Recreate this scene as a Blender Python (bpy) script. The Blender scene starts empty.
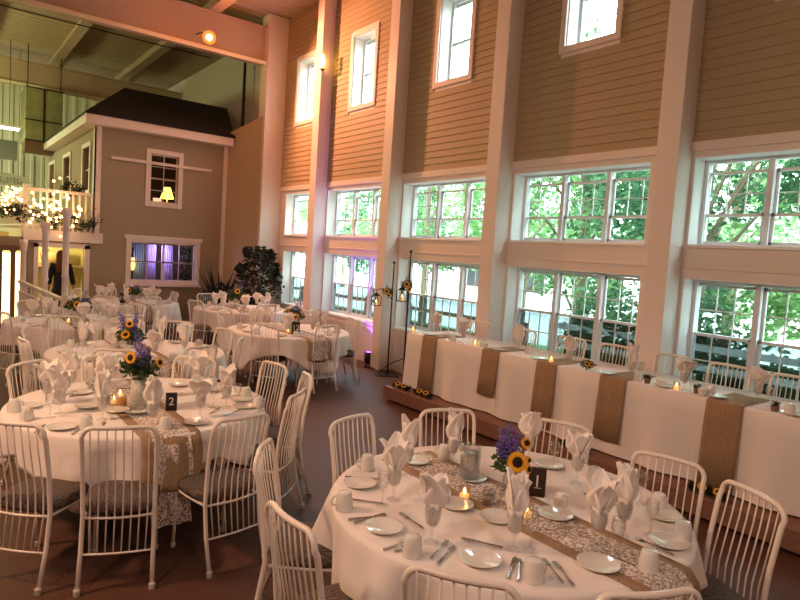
import bpy, math, random
from mathutils import Vector, Matrix, Euler
random.seed(7)
PI = math.pi
S = bpy.context.scene
C = S.collection

# ---------------------------------------------------------------- materials
MATS = {}
def rgb(c): return (c[0], c[1], c[2], 1.0)
def mat(name, col, rough=0.6, metal=0.0, spec=0.5, noise=None, bump=None, emit=None, estr=0.0, trans=0.0, sheen=0.0, coat=0.0, alpha=None):
    m = bpy.data.materials.new(name); m.use_nodes = True
    nt = m.node_tree; b = nt.nodes['Principled BSDF']
    b.inputs['Base Color'].default_value = rgb(col)
    b.inputs['Roughness'].default_value = rough
    b.inputs['Metallic'].default_value = metal
    b.inputs['Specular IOR Level'].default_value = spec
    b.inputs['Transmission Weight'].default_value = trans
    if sheen: b.inputs['Sheen Weight'].default_value = sheen
    if coat: b.inputs['Coat Weight'].default_value = coat
    if emit:
        b.inputs['Emission Color'].default_value = rgb(emit); b.inputs['Emission Strength'].default_value = estr
    tc = None
    if noise or bump:
        tc = nt.nodes.new('ShaderNodeTexCoord')
    if noise:  # (scale, second colour, lo, hi, detail)
        n = nt.nodes.new('ShaderNodeTexNoise'); n.inputs['Scale'].default_value = noise[0]
        n.inputs['Detail'].default_value = noise[4] if len(noise) > 4 else 4
        r = nt.nodes.new('ShaderNodeValToRGB')
        r.color_ramp.elements[0].position = noise[2]; r.color_ramp.elements[1].position = noise[3]
        r.color_ramp.elements[0].color = rgb(col); r.color_ramp.elements[1].color = rgb(noise[1])
        nt.links.new(tc.outputs['Object'], n.inputs['Vector']); nt.links.new(n.outputs['Fac'], r.inputs['Fac'])
        nt.links.new(r.outputs['Color'], b.inputs['Base Color'])
    if bump:   # (scale, strength)
        n = nt.nodes.new('ShaderNodeTexNoise'); n.inputs['Scale'].default_value = bump[0]; n.inputs['Detail'].default_value = 5
        k = nt.nodes.new('ShaderNodeBump'); k.inputs['Strength'].default_value = bump[1]; k.inputs['Distance'].default_value = 0.01
        nt.links.new(tc.outputs['Object'], n.inputs['Vector']); nt.links.new(n.outputs['Fac'], k.inputs['Height'])
        nt.links.new(k.outputs['Normal'], b.inputs['Normal'])
    MATS[name] = m
    return m
M = {}
M['paint'] = mat('white_trim_paint', (.80, .71, .65), .5)
M['panel'] = mat('panel_paint', (.80, .72, .66), .6, bump=(60, .05))
M['siding'] = mat('tan_siding', (.43, .335, .20), .6, bump=(40, .08))
M['house'] = mat('house_stucco', (.37, .29, .19), .8, noise=(30, (.33, .255, .165), .35, .7), bump=(90, .15))
M['endwall'] = mat('tan_end_wall', (.55, .40, .24), .8, bump=(50, .1))
M['shingle'] = mat('dark_shingle', (.008, .006, .006), .9, noise=(25, (.018, .013, .012), .4, .7), bump=(60, .4))
M['floor'] = mat('speckled_floor', (.095, .040, .026), .50, spec=.28, noise=(70, (.17, .105, .08), .55, .75, 8), bump=(4, .02))
M['deck'] = mat('ceiling_deck', (.50, .38, .27), .7)
M['steel'] = mat('painted_beam', (.55, .40, .30), .5)
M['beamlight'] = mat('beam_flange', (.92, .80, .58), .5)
M['metalwall'] = mat('corrugated_sheet', (.62, .62, .46), .5, spec=.3)
M['duct'] = mat('duct_panel', (.34, .33, .17), .6, noise=(3, (.26, .25, .12), .4, .6))
M['vinyl'] = mat('white_window_vinyl', (.72, .74, .76), .35)
M['jamb_daylight'] = mat('jamb_daylight_white', (.92, .93, .93), .6)  # extra white: daylight on the window reveals is put into the colour
M['chair'] = mat('cream_enamel', (.84, .76, .68), .28, coat=.3)
M['plastic'] = mat('foot_cap', (.55, .5, .42), .5)
def cushion():
    m = mat('striped_cushion', (.10, .07, .05), .85)
    nt = m.node_tree; b = nt.nodes['Principled BSDF']
    tc = nt.nodes.new('ShaderNodeTexCoord'); w = nt.nodes.new('ShaderNodeTexWave'); w.inputs['Scale'].default_value = 14
    w.inputs['Distortion'].default_value = 14; w.inputs['Detail'].default_value = 4; w.bands_direction = 'X'
    r = nt.nodes.new('ShaderNodeValToRGB'); r.color_ramp.elements[0].color = rgb((.05, .04, .035)); r.color_ramp.elements[1].color = rgb((.16, .10, .07))
    e = r.color_ramp.elements.new(.5); e.color = rgb((.09, .075, .07))
    nt.links.new(tc.outputs['Object'], w.inputs['Vector']); nt.links.new(w.outputs['Fac'], r.inputs['Fac']); nt.links.new(r.outputs['Color'], b.inputs['Base Color'])
    return m
M['cushion'] = cushion()
M['cloth'] = mat('white_tablecloth', (.86, .80, .76), .85, bump=(220, .15), sheen=.2)
M['cloth_warm'] = M['cloth']
M['napkin'] = mat('ivory_napkin', (.97, .92, .87), .9, bump=(150, .2), sheen=.2)
M['burlap'] = mat('burlap', (.45, .30, .18), .95, noise=(140, (.26, .16, .08), .4, .65, 2), bump=(260, .6))
M['china'] = mat('white_china', (.78, .77, .73), .12, coat=.5)
M['silver'] = mat('silver', (.55, .53, .5), .2, metal=1)
M['sign'] = mat('sign_board', (.035, .018, .015), .4)
M['signblack'] = mat('sign_board_black', (.015, .015, .018), .4)
M['ink'] = mat('sign_ink', (.8, .75, .68), .6)
M['iron'] = mat('black_iron', (.012, .012, .013), .4, metal=.3)
M['riser'] = mat('brown_riser', (.24, .115, .075), .55, noise=(30, (.19, .09, .06), .4, .6))
M['leafdark'] = mat('dark_leaf', (.012, .022, .010), .5)
M['leafgreen'] = mat('bouquet_leaf', (.045, .10, .03), .5)
M['stem'] = mat('stem_green', (.12, .25, .06), .6)
M['petal'] = mat('sunflower_petal', (.95, .50, .02), .5)
M['seed'] = mat('sunflower_seed_head', (.02, .010, .006), .9)
M['blue'] = mat('delphinium_violet', (.13, .08, .42), .6, noise=(60, (.26, .18, .55), .4, .7))
M['whitefl'] = mat('pale_bud', (.6, .65, .45), .7)
M['pot'] = mat('wicker_pot', (.22, .12, .07), .8, bump=(80, .6))
M['stone'] = mat('speckled_vase', (.60, .60, .50), .5, noise=(70, (.45, .45, .38), .4, .6))
M['flame'] = mat('candle_flame', (1, .6, .2), .5, emit=(1, .50, .12), estr=14)
M['wax'] = mat('candle_wax', (.9, .6, .3), .5, emit=(1, .42, .10), estr=1.6)
M['hair'] = mat('auburn_hair', (.14, .045, .02), .6, bump=(90, .5))
M['skin'] = mat('skin', (.55, .34, .25), .6)
M['dress'] = mat('dark_navy_cloth', (.012, .014, .03), .8)
M['bark'] = mat('bark', (.16, .12, .08), .9, bump=(30, .6))
M['grass'] = mat('lawn', (.09, .17, .05), .9, noise=(6, (.15, .24, .08), .3, .7))
M['road'] = mat('pale_drive', (.62, .62, .60), .8)
M['fence'] = mat('weathered_white_rail', (.62, .62, .62), .7)
M['brownwood'] = mat('brown_fence_wood', (.20, .12, .08), .8)
M['hedge'] = mat('hedge_core', (.02, .04, .015), .9)
M['black'] = mat('black_cord', (.01, .01, .01), .6)
M['lampbulb'] = mat('orange_lamp_glow', (1, .5, .2), .5, emit=(1, .42, .12), estr=60)
M['sconce'] = mat('amber_lamp_glow', (1, .5, .2), .5, emit=(1, .62, .12), estr=14)
M['tube'] = mat('fluorescent_tube', (1, 1, 1), .5, emit=(1, 1, .85), estr=5)
M['bulb'] = mat('fairy_bulb', (1, .7, .4), .5, emit=(1, .50, .17), estr=16)
M['brightpane'] = mat('lit_door_pane', (1, .8, .5), .5, emit=(1, .72, .36), estr=3.2)
M['shadelit'] = mat('lit_lamp_shade', (1, .7, .3), .6, emit=(1, .55, .10), estr=4)
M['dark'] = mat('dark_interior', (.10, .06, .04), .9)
M['roomwall'] = mat('yellow_room_wall', (.70, .62, .30), .9)
M['curtainp'] = mat('purple_lit_curtain', (.45, .36, .62), .9)
M['curtaint'] = mat('pale_teal_curtain', (.36, .50, .50), .9)
M['purplelamp'] = mat('uplight_lens', (.6, .3, 1), .5, emit=(.5, .15, 1), estr=8)
M['basket'] = mat('wicker_basket', (.35, .2, .08), .8, bump=(70, .6))
M['greypaint'] = mat('grey_panel', (.30, .34, .32), .7)
M['amber'] = mat('amber_votive_glass', (.5, .24, .08), .15)

def glassmat(name, tint, gloss=.12, edge=.35, rough=.03):
    m = bpy.data.materials.new(name); m.use_nodes = True; nt = m.node_tree
    for n in list(nt.nodes): nt.nodes.remove(n)
    o = nt.nodes.new('ShaderNodeOutputMaterial'); mx = nt.nodes.new('ShaderNodeMixShader')
    t = nt.nodes.new('ShaderNodeBsdfTransparent'); t.inputs['Color'].default_value = rgb(tint)
    g = nt.nodes.new('ShaderNodeBsdfGlossy'); g.inputs['Roughness'].default_value = rough
    lw = nt.nodes.new('ShaderNodeLayerWeight'); lw.inputs['Blend'].default_value = edge
    mp = nt.nodes.new('ShaderNodeMapRange'); mp.inputs['To Min'].default_value = gloss*.3; mp.inputs['To Max'].default_value = min(1, gloss*5)
    nt.links.new(lw.outputs['Facing'], mp.inputs['Value']); nt.links.new(mp.outputs['Result'], mx.inputs['Fac'])
    nt.links.new(t.outputs[0], mx.inputs[1]); nt.links.new(g.outputs[0], mx.inputs[2]); nt.links.new(mx.outputs[0], o.inputs['Surface'])
    return m
M['glass'] = glassmat('drinking_glass', (.975, .98, .98), .12, .35)
M['pane'] = glassmat('window_pane', (.97, .99, .985), .03, .2)
M['screen'] = glassmat('insect_screen_mesh', (.42, .47, .48), .02, .2, .5)
M['frost'] = glassmat('frosted_glass', (.80, .82, .80), .3, .5, .3)
def glow_shell_mat():
    m = bpy.data.materials.new('amber_glow_shell'); m.use_nodes = True; nt = m.node_tree
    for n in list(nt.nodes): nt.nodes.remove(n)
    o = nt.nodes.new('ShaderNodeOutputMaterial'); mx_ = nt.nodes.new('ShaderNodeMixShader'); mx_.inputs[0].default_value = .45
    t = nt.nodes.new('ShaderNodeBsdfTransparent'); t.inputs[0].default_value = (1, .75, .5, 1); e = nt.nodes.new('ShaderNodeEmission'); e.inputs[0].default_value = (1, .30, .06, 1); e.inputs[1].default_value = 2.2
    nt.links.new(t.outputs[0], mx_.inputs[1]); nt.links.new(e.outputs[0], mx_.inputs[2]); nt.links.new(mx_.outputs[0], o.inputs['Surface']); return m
M['glow_shell'] = glow_shell_mat()  # see-through emissive colour imitating the orange glow around a bulb
def lace():
    m = bpy.data.materials.new('white_lace'); m.use_nodes = True; nt = m.node_tree; b = nt.nodes['Principled BSDF']
    b.inputs['Base Color'].default_value = rgb((.86, .78, .72)); b.inputs['Roughness'].default_value = .9
    tc = nt.nodes.new('ShaderNodeTexCoord'); v = nt.nodes.new('ShaderNodeTexNoise'); v.inputs['Scale'].default_value = 75; v.inputs['Detail'].default_value = 3
    r = nt.nodes.new('ShaderNodeMapRange'); r.inputs['From Min'].default_value = .42; r.inputs['From Max'].default_value = .58; r.inputs['To Min'].default_value = .25; r.inputs['To Max'].default_value = .9
    nt.links.new(tc.outputs['Object'], v.inputs['Vector']); nt.links.new(v.outputs['Fac'], r.inputs['Value']); nt.links.new(r.outputs[0], b.inputs['Alpha'])
    return m
M['lace'] = lace()
def leafmat(name, c1, c2, c3):
    m = bpy.data.materials.new(name); m.use_nodes = True; nt = m.node_tree
    for n in list(nt.nodes): nt.nodes.remove(n)
    o = nt.nodes.new('ShaderNodeOutputMaterial'); mx = nt.nodes.new('ShaderNodeMixShader'); mx.inputs[0].default_value = .45
    d = nt.nodes.new('ShaderNodeBsdfDiffuse'); t = nt.nodes.new('ShaderNodeBsdfTranslucent')
    tc = nt.nodes.new('ShaderNodeTexCoord'); n = nt.nodes.new('ShaderNodeTexNoise'); n.inputs['Scale'].default_value = 1.3; n.inputs['Detail'].default_value = 6
    r = nt.nodes.new('ShaderNodeValToRGB'); r.color_ramp.elements[0].position = .3; r.color_ramp.elements[1].position = .7
    r.color_ramp.elements[0].color = rgb(c1); r.color_ramp.elements[1].color = rgb(c3); e = r.color_ramp.elements.new(.5); e.color = rgb(c2)
    nt.links.new(tc.outputs['Object'], n.inputs['Vector']); nt.links.new(n.outputs['Fac'], r.inputs['Fac'])
    nt.links.new(r.outputs['Color'], d.inputs['Color']); nt.links.new(r.outputs['Color'], t.inputs['Color'])
    nt.links.new(d.outputs[0], mx.inputs[1]); nt.links.new(t.outputs[0], mx.inputs[2]); nt.links.new(mx.outputs[0], o.inputs['Surface'])
    return m
M['tree1'] = leafmat('tree_leaf_mid', (.05, .13, .055), (.12, .25, .10), (.29, .44, .20))
M['tree2'] = leafmat('tree_leaf_dark', (.03, .08, .04), (.07, .16, .085), (.19, .31, .17))
M['tree3'] = leafmat('tree_leaf_bright', (.12, .25, .10), (.24, .40, .17), (.42, .58, .30))

# ---------------------------------------------------------------- mesh builder
class MB:
    def __init__(s): s.v = []; s.f = []
    def add(s, vs, fs):
        o = len(s.v); s.v += [tuple(p) for p in vs]; s.f += [tuple(i+o for i in q) for q in fs]
    def box(s, x0, x1, y0, y1, z0, z1):
        if x0 > x1: x0, x1 = x1, x0
        if y0 > y1: y0, y1 = y1, y0
        if z0 > z1: z0, z1 = z1, z0
        s.add([(x0,y0,z0),(x1,y0,z0),(x1,y1,z0),(x0,y1,z0),(x0,y0,z1),(x1,y0,z1),(x1,y1,z1),(x0,y1,z1)],
              [(0,3,2,1),(4,5,6,7),(0,1,5,4),(1,2,6,5),(2,3,7,6),(3,0,4,7)])
        return s
    def tube(s, pts, r, n=8, closed=False):
        P = [Vector(p) for p in pts]; k = len(P)
        rs = r if isinstance(r, (list, tuple)) else [r]*k
        up = None; vs = []
        for i, p in enumerate(P):
            if closed: t = (P[(i+1) % k]-P[i-1])
            else: t = P[min(i+1, k-1)]-P[max(i-1, 0)]
            t.normalize()
            if up is None:
                up = Vector((0, 0, 1)) if abs(t.z) < .9 else Vector((1, 0, 0))
            a = up-t*up.dot(t)
            if a.length < 1e-4: a = t.orthogonal()
            a.normalize(); b = t.cross(a); up = a
            for j in range(n):
                q = p+(a*math.cos(2*PI*j/n)+b*math.sin(2*PI*j/n))*rs[i]; vs.append(q)
        fs = []
        for i in range(k if closed else k-1):
            i2 = (i+1) % k
            for j in range(n):
                j2 = (j+1) % n; fs.append((i*n+j, i*n+j2, i2*n+j2, i2*n+j))
        if not closed:
            fs.append(tuple(range(n))[::-1]); fs.append(tuple((k-1)*n+j for j in range(n)))
        s.add(vs, fs); return s
    def lathe(s, prof, n=20, c=(0, 0, 0), cap=True):
        vs = []; fs = []
        for r, z in prof:
            for j in range(n):
                vs.append((c[0]+r*math.cos(2*PI*j/n), c[1]+r*math.sin(2*PI*j/n), c[2]+z))
        k = len(prof)
        for i in range(k-1):
            for j in range(n):
                j2 = (j+1) % n; fs.append((i*n+j, i*n+j2, (i+1)*n+j2, (i+1)*n+j))
        if cap:
            fs.append(tuple(range(n))[::-1]); fs.append(tuple((k-1)*n+j for j in range(n)))
        s.add(vs, fs); return s
    def grid(s, rows, wrap=False):
        n = len(rows[0]); vs = [p for r in rows for p in r]; fs = []
        for i in range(len(rows)-1):
            for j in range(n if wrap else n-1):
                j2 = (j+1) % n; fs.append((i*n+j, i*n+j2, (i+1)*n+j2, (i+1)*n+j))
        s.add(vs, fs); return s
    def ball(s, c, r, n=8, m=6, sz=1):
        prof = [(max(1e-4, r*math.sin(PI*i/m)), -r*sz*math.cos(PI*i/m)) for i in range(m+1)]
        return s.lathe(prof, n, c, cap=False)
    def xf(s, mx):
        s.v = [tuple(mx @ Vector(p)) for p in s.v]; return s
    def mesh(s, name, m, smooth=False):
        me = bpy.data.meshes.new(name); me.from_pydata(s.v, [], s.f); me.update()
        if m: me.materials.append(m)
        if smooth: me.polygons.foreach_set('use_smooth', [True]*len(me.polygons))
        return me
    def obj(s, name, m, parent=None, smooth=False, bevel=0, loc=None):
        return link(name, s.mesh(name, m, smooth), parent, bevel, loc)
def link(name, me, parent=None, bevel=0, loc=None):
    o = bpy.data.objects.new(name, me); C.objects.link(o)
    if parent: o.parent = parent
    if loc is not None: o.location = loc
    if bevel:
        b = o.modifiers.new('bevel', 'BEVEL'); b.width = bevel; b.segments = 2; b.limit_method = 'ANGLE'
    return o
def solid(o, t, off=0):
    m = o.modifiers.new('solid', 'SOLIDIFY'); m.thickness = t; m.offset = off; return o
def tag(o, label=None, cat=None, group=None, kind=None):
    if label: o['label'] = label
    if cat: o['category'] = cat
    if group: o['group'] = group
    if kind: o['kind'] = kind
    return o
def empty(name, loc=(0, 0, 0), rz=0):
    o = bpy.data.objects.new(name, None); C.objects.link(o); o.location = loc; o.rotation_euler = (0, 0, rz); o.empty_display_size = .1
    return o
def struct(mb, name, m, parent=None, **k):
    o = mb.obj(name, m, parent, **k)
    if not parent: o['kind'] = 'structure'
    return o
def dup(root, loc, rz=0, label=None, group=None, cat=None):
    r = root.copy(); C.objects.link(r); r.location = loc; r.rotation_euler = (0, 0, rz)
    if label: r['label'] = label
    if group: r['group'] = group
    if cat: r['category'] = cat
    for ch in root.children:
        c = ch.copy(); C.objects.link(c); c.parent = r
        for g in ch.children:
            d = g.copy(); C.objects.link(d); d.parent = c
    return r
def place(proto, used, loc, rz=0, label=None, group=None):
    """first use moves the prototype itself, later uses copy it"""
    if proto.name not in used:
        used.add(proto.name); proto.location = loc; proto.rotation_euler = (0, 0, rz)
        if label: proto['label'] = label
        if group: proto['group'] = group
        return proto
    return dup(proto, loc, rz, label, group)
USED = set()

# ---------------------------------------------------------------- camera
FPX, YAW, PITCH, ROLL, CH = 612.95, .6569, .0718, .0637, 2.0
Fv = Vector((math.sin(YAW)*math.cos(PITCH), math.cos(YAW)*math.cos(PITCH), -math.sin(PITCH)))
Rv = Vector((math.cos(YAW), -math.sin(YAW), 0)); Uv = Rv.cross(Fv)
R2 = Rv*math.cos(ROLL)+Uv*math.sin(ROLL); U2 = -Rv*math.sin(ROLL)+Uv*math.cos(ROLL)
cam = bpy.data.cameras.new('camera'); co = bpy.data.objects.new('camera', cam); C.objects.link(co)
cam.sensor_width = 36; cam.lens = FPX/800*36; cam.clip_start = .05; cam.clip_end = 300
mx = Matrix((( R2.x, U2.x, -Fv.x, 0), (R2.y, U2.y, -Fv.y, 0), (R2.z, U2.z, -Fv.z, CH), (0, 0, 0, 1)))
co.matrix_world = mx; S.camera = co
def at(px, py, z=.75):
    """floor-plan position of a measured table-top point of height z"""
    d = R2*((px-400)/FPX)+U2*(-(py-300)/FPX)+Fv
    t = (z-CH)/d.z; return (d.x*t, d.y*t)
def pxof(x, y, z=.75):
    q = Vector((x, y, z-CH)); return 400+FPX*q.dot(R2)/q.dot(Fv)

# ---------------------------------------------------------------- room shell
W = 6.44; TH = .30; B = 2.52
COLY = [.90, 3.42, 5.96, 8.48, 11.02]      # near face of each column
CEIL = 7.18
struct(MB().box(-7, 6.9, -4.5, 25.3, -.12, 0), 'floor', M['floor'])
# ceiling deck with shallow ribs
cm = MB(); rows = []
ys = [-4.5]; 
y = -4.5; zz = []
while y < 25.2:
    for dy, dz in ((0, 0), (.10, 0), (.14, .035), (.22, .035)):
        zz.append((y+dy, CEIL+dz))
    y += .26
cm.grid([[(-7, a, b) for a, b in zz], [(6.9, a, b) for a, b in zz]])
cm.box(-7, 6.9, -4.5, 25.3, CEIL+.06, CEIL+.16)
struct(cm, 'ceiling', M['deck'])

bays = []    # (far edge, near edge, z0, z1)
farE = [.87, 3.39, 5.93, 8.46, 11.0]
openings = []
for fe in [3.39, 5.93, 8.46, 11.0]:
    openings.append((fe-2.05, fe, 2.31, 3.24, 3)); openings.append((fe-2.05, fe, .75, 1.96, 3))
openings.append((11.45, 12.85, 2.31, 3.24, 2)); openings.append((11.45, 12.85, .75, 1.96, 2))
for n, f in ((1.95, 2.68), (4.49, 5.22), (7.0, 7.74), (9.53, 10.28), (11.77, 12.49)):
    openings.append((n, f, 4.79, 6.11, 1))
def cut_wall(mb, a0, a1, z0, z1, ops, fn):
    As = sorted(set([a0, a1]+[max(a0, min(a1, o[0])) for o in ops]+[max(a0, min(a1, o[1])) for o in ops]))
    for i in range(len(As)-1):
        A0, A1 = As[i], As[i+1]
        if A1-A0 < 1e-5: continue
        cuts = sorted([(o[2], o[3]) for o in ops if o[0] <= A0+1e-6 and o[1] >= A1-1e-6])
        z = z0
        for c0, c1 in cuts:
            if c0 > z: fn(A0, A1, z, min(c0, z1))
            z = max(z, c1)
        if z < z1: fn(A0, A1, z, z1)
wm = MB()
cut_wall(wm, -4.5, 25.3, 0, CEIL, openings, lambda a, b, c, d: wm.box(W, W+TH, a, b, c, d))
struct(wm, 'wall_right', M['panel'])
# lap siding between the columns, above the window headers
ZS = 3.40
sid = MB(); P = .105
segs = [(COLY[0]+.25, COLY[1]), (COLY[1]+.25, COLY[2]), (COLY[2]+.25, COLY[3]), (COLY[3]+.25, COLY[4]), (COLY[4]+.25, 13.1), (-4.5, COLY[0])]
sops = [(o[0]-.07, o[1]+.07, o[2]-.07, o[3]+.07) for o in openings if o[4] == 1]
z = ZS
while z < CEIL-.01:
    z1 = min(z+P, CEIL)
    for a0, a1 in segs:
        def board(p, q, _a, _b, z=z, z1=z1):
            sid.add([(W-.017, p, z), (W-.017, q, z), (W-.004, q, z1), (W-.004, p, z1), (W-.002, p, z), (W-.002, q, z)],
                    [(0, 1, 2, 3), (4, 5, 1, 0), (0, 3, 4), (1, 5, 2)])
        ops = [(o[0], o[1], z, z1) for o in sops if o[2] < z1 and o[3] > z]
        cut_wall(sid, a0, a1, z, z1, ops, board)
    z += P
struct(sid, 'wall_right_siding', M['siding'])
# end strip of siding beyond column line
# columns
for i, yn in enumerate(COLY):
    struct(MB().box(W-.28, W+.01, yn, yn+.25, 0, CEIL), 'trim_%d' % (i+1), M['paint'], bevel=.006)
struct(MB().box(5.95, W, 13.1, 13.45, 0, CEIL), 'trim_6', M['paint'], bevel=.006)
# header band, mid band mouldings, sills, baseboard per bay
k = 7
for a0, a1 in segs[:5]:
    t = MB(); t.box(W-.03, W, a0, a1, 3.30, ZS); t.box(W-.018, W, a0, a1, 2.06, 2.09)
    t.box(W-.02, W, a0, a1, .60, .66)
    struct(t, 'trim_%d' % k, M['paint'], bevel=.004); k += 1
    struct(MB().box(W-.02, W, a0, a1, 0, .13), 'baseboard_right' if k == 8 else 'baseboard_right_%d' % (k-7), M['paint'], bevel=.004)
# windows
wn = 1
def make_window(y0, y1, z0, z1, n, idx):
    root = empty('window_%d' % idx, (W+.24, y0, z0)); root['kind'] = 'structure'
    w = (y1-y0)/n; H = z1-z0; fm = MB()
    X0, X1 = -.03, .06
    fm.box(X0, X1, 0, y1-y0, H-.045, H); fm.box(X0, X1, 0, y1-y0, 0, .03)
    for i in range(n+1):
        hw = .028
        c = min(max(i*w, hw), (y1-y0)-hw); fm.box(X0-.004, X1, c-hw, c+hw, .02, H-.02)
    fm.obj('window_frame', M['vinyl'], root, bevel=.003)
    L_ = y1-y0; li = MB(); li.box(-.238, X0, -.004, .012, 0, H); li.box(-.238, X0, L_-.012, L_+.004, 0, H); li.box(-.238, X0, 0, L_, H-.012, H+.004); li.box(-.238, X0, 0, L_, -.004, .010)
    li.obj('jamb_daylight_lining', M['jamb_daylight'], root)  # thin bright lining added so the reveals look daylit
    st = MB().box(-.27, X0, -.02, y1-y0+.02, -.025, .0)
    st.obj('window_sill', M['jamb_daylight'], root)
    meet = .36*H if H < 1 else .5*H
    for i in range(n):
        a, b = i*w+.03, (i+1)*w-.03
        for kind in (0, 1):
            if kind == 0: c, d, xs = .03, meet+.015, .0
            else: c, d, xs = meet-.015, H-(.13 if H < 1 else .05), .03
            m = MB(); r = .03
            m.box(xs, xs+.025, a, a+r, c, d); m.box(xs, xs+.025, b-r, b, c, d)
            m.box(xs, xs+.025, a, b, c, c+r); m.box(xs, xs+.025, a, b, d-r, d)
            ncol, nrow = 3, 2
            if not (H < 1 and kind == 0):
                if n == 1: ncol = 3
                for q in range(1, ncol):
                    t_ = a+r+(b-a-2*r)*q/ncol; m.box(xs+.006, xs+.018, t_-.006, t_+.006, c+r, d-r)
                t_ = (c+d)/2; m.box(xs+.006, xs+.018, a+r, b-r, t_-.006, t_+.006)
            s = m.obj('sash', M['vinyl'], root)
            MB().box(xs+.010, xs+.014, a+r, b-r, c+r, d-r).obj('glass_pane', M['pane'], s)
            if H > 1 and n > 1 and kind == 0: MB().box(xs+.030, xs+.032, a, b, c, d).obj('insect_screen', M['screen'], s)
    if n == 1:
        cs = MB()
        for (p, q, u, v) in ((-.08, 0, -.08, H+.08), (y1-y0, y1-y0+.08, -.08, H+.08), (0, y1-y0, -.08, 0), (0, y1-y0, H, H+.08)):
            cs.box(-.24-.035, -.238, p, q, u, v)
        cs.obj('window_casing', M['paint'], root)
for (a, b, c, d, n) in openings:
    make_window(a, b, c, d, n, wn); wn += 1

# other walls, out of frame or far
struct(MB().box(-7.2, -7, -4.5, 25.3, 0, CEIL), 'wall_left', M['endwall'])
struct(MB().box(-7.2, 6.9, -4.7, -4.5, 0, CEIL), 'wall_front', M['endwall'])
cw = MB(); row0 = []; x = -7
while x < 6.5:
    for dx, dy in ((0, 0), (.16, 0), (.19, -.04), (.27, -.04), (.30, 0)): row0.append((x+dx, 25.2+dy))
    x += .32
cw.grid([[(a, b, 0) for a, b in row0], [(a, b, CEIL) for a, b in row0]]); cw.box(-7, 6.9, 25.25, 25.4, 0, CEIL)
struct(cw, 'wall_back', M['metalwall'])
# slanted wall piece between house and corner column
m = MB(); a = Vector((5.95, 13.2, 0)); b = Vector((5.58, 14.3, 0)); nrm = Vector((.94, .32, 0))*.12
m.add([a, b, b+nrm, a+nrm, a+Vector((0, 0, 4.95)), b+Vector((0, 0, 4.62)), b+nrm+Vector((0, 0, 4.62)), a+nrm+Vector((0, 0, 4.95))],
      [(0, 3, 2, 1), (4, 5, 6, 7), (0, 1, 5, 4), (1, 2, 6, 5), (2, 3, 7, 6), (3, 0, 4, 7)])
struct(m, 'wall_corner', M['endwall'])

# ---------------------------------------------------------------- the little house
YH = 14.3; XH = 2.75
hops = [(3.50, 4.92, 1.08, 1.94), (3.86, 4.46, 2.84, 3.90), (1.74, 2.58, 0, 1.72), (1.13, 1.27, .0, 1.62), (1.35, 1.50, 0, 1.62)]
hm = MB(); cut_wall(hm, -3, 5.6, 0, 1.9, [o for o in hops], lambda a, b, c, d: hm.box(a, b, YH, YH+.15, c, d))
cut_wall(hm, XH, 5.6, 1.9, 4.45, [o for o in hops], lambda a, b, c, d: hm.box(a, b, YH, YH+.15, c, d))
lops = [(14.85, 15.6, 3.0, 3.95), (17.2, 18.1, 3.0, 3.95), (19.6, 20.5, 3.0, 3.95)]
cut_wall(hm, YH+.15, 21.5, 2.0, 4.45, lops, lambda a, b, c, d: hm.box(XH, XH+.15, a, b, c, d))
struct(hm, 'wall_house', M['house'])
# corner boards and eaves
t = MB(); t.box(XH-.03, XH+.10, YH-.03, YH, 1.9, 4.4); t.box(XH-.03, XH, YH-.03, YH+.1, 1.9, 4.4); t.box(5.50, 5.60, YH-.03, YH, 0, 4.4)
struct(t, 'trim_20', M['paint'])
t = MB(); t.box(XH-.25, 5.62, YH-.28, YH-.24, 4.30, 4.52); t.box(XH-.25, XH-.21, YH-.24, 21.6, 4.30, 4.52)
t.box(XH-.21, 5.62, YH-.24, YH, 4.30, 4.33); t.box(XH-.21, XH, YH, 21.6, 4.30, 4.33)
struct(t, 'trim_21', M['paint'])
rf = MB(); e = .06
x0, y0, x1, zr0 = XH-.27, YH-.30, 6.3, 4.52
D = 2.3; hr = 1.12
rf.add([(x0, y0, zr0), (5.64, y0, zr0), (6.30, y0+D, zr0+hr), (x0+1.25, y0+D, zr0+hr), (x0, 21.6, zr0), (x0+1.25, 21.6, zr0+hr), (6.3, 21.6, zr0+hr), (5.64, y0, zr0-.04), (x0, y0, zr0-.04), (x0, 21.6, zr0-.04), (5.95, 13.25, 4.63)],
       [(0, 1, 2, 3), (0, 3, 5, 4), (3, 2, 6, 5), (8, 7, 1, 0), (9, 8, 0, 4)])
struct(rf, 'roof', M['shingle'])
struct(MB().box(3.04, 5.2, YH-.07, YH-.04, 3.66, 3.72), 'trim_22', M['paint'])
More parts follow.
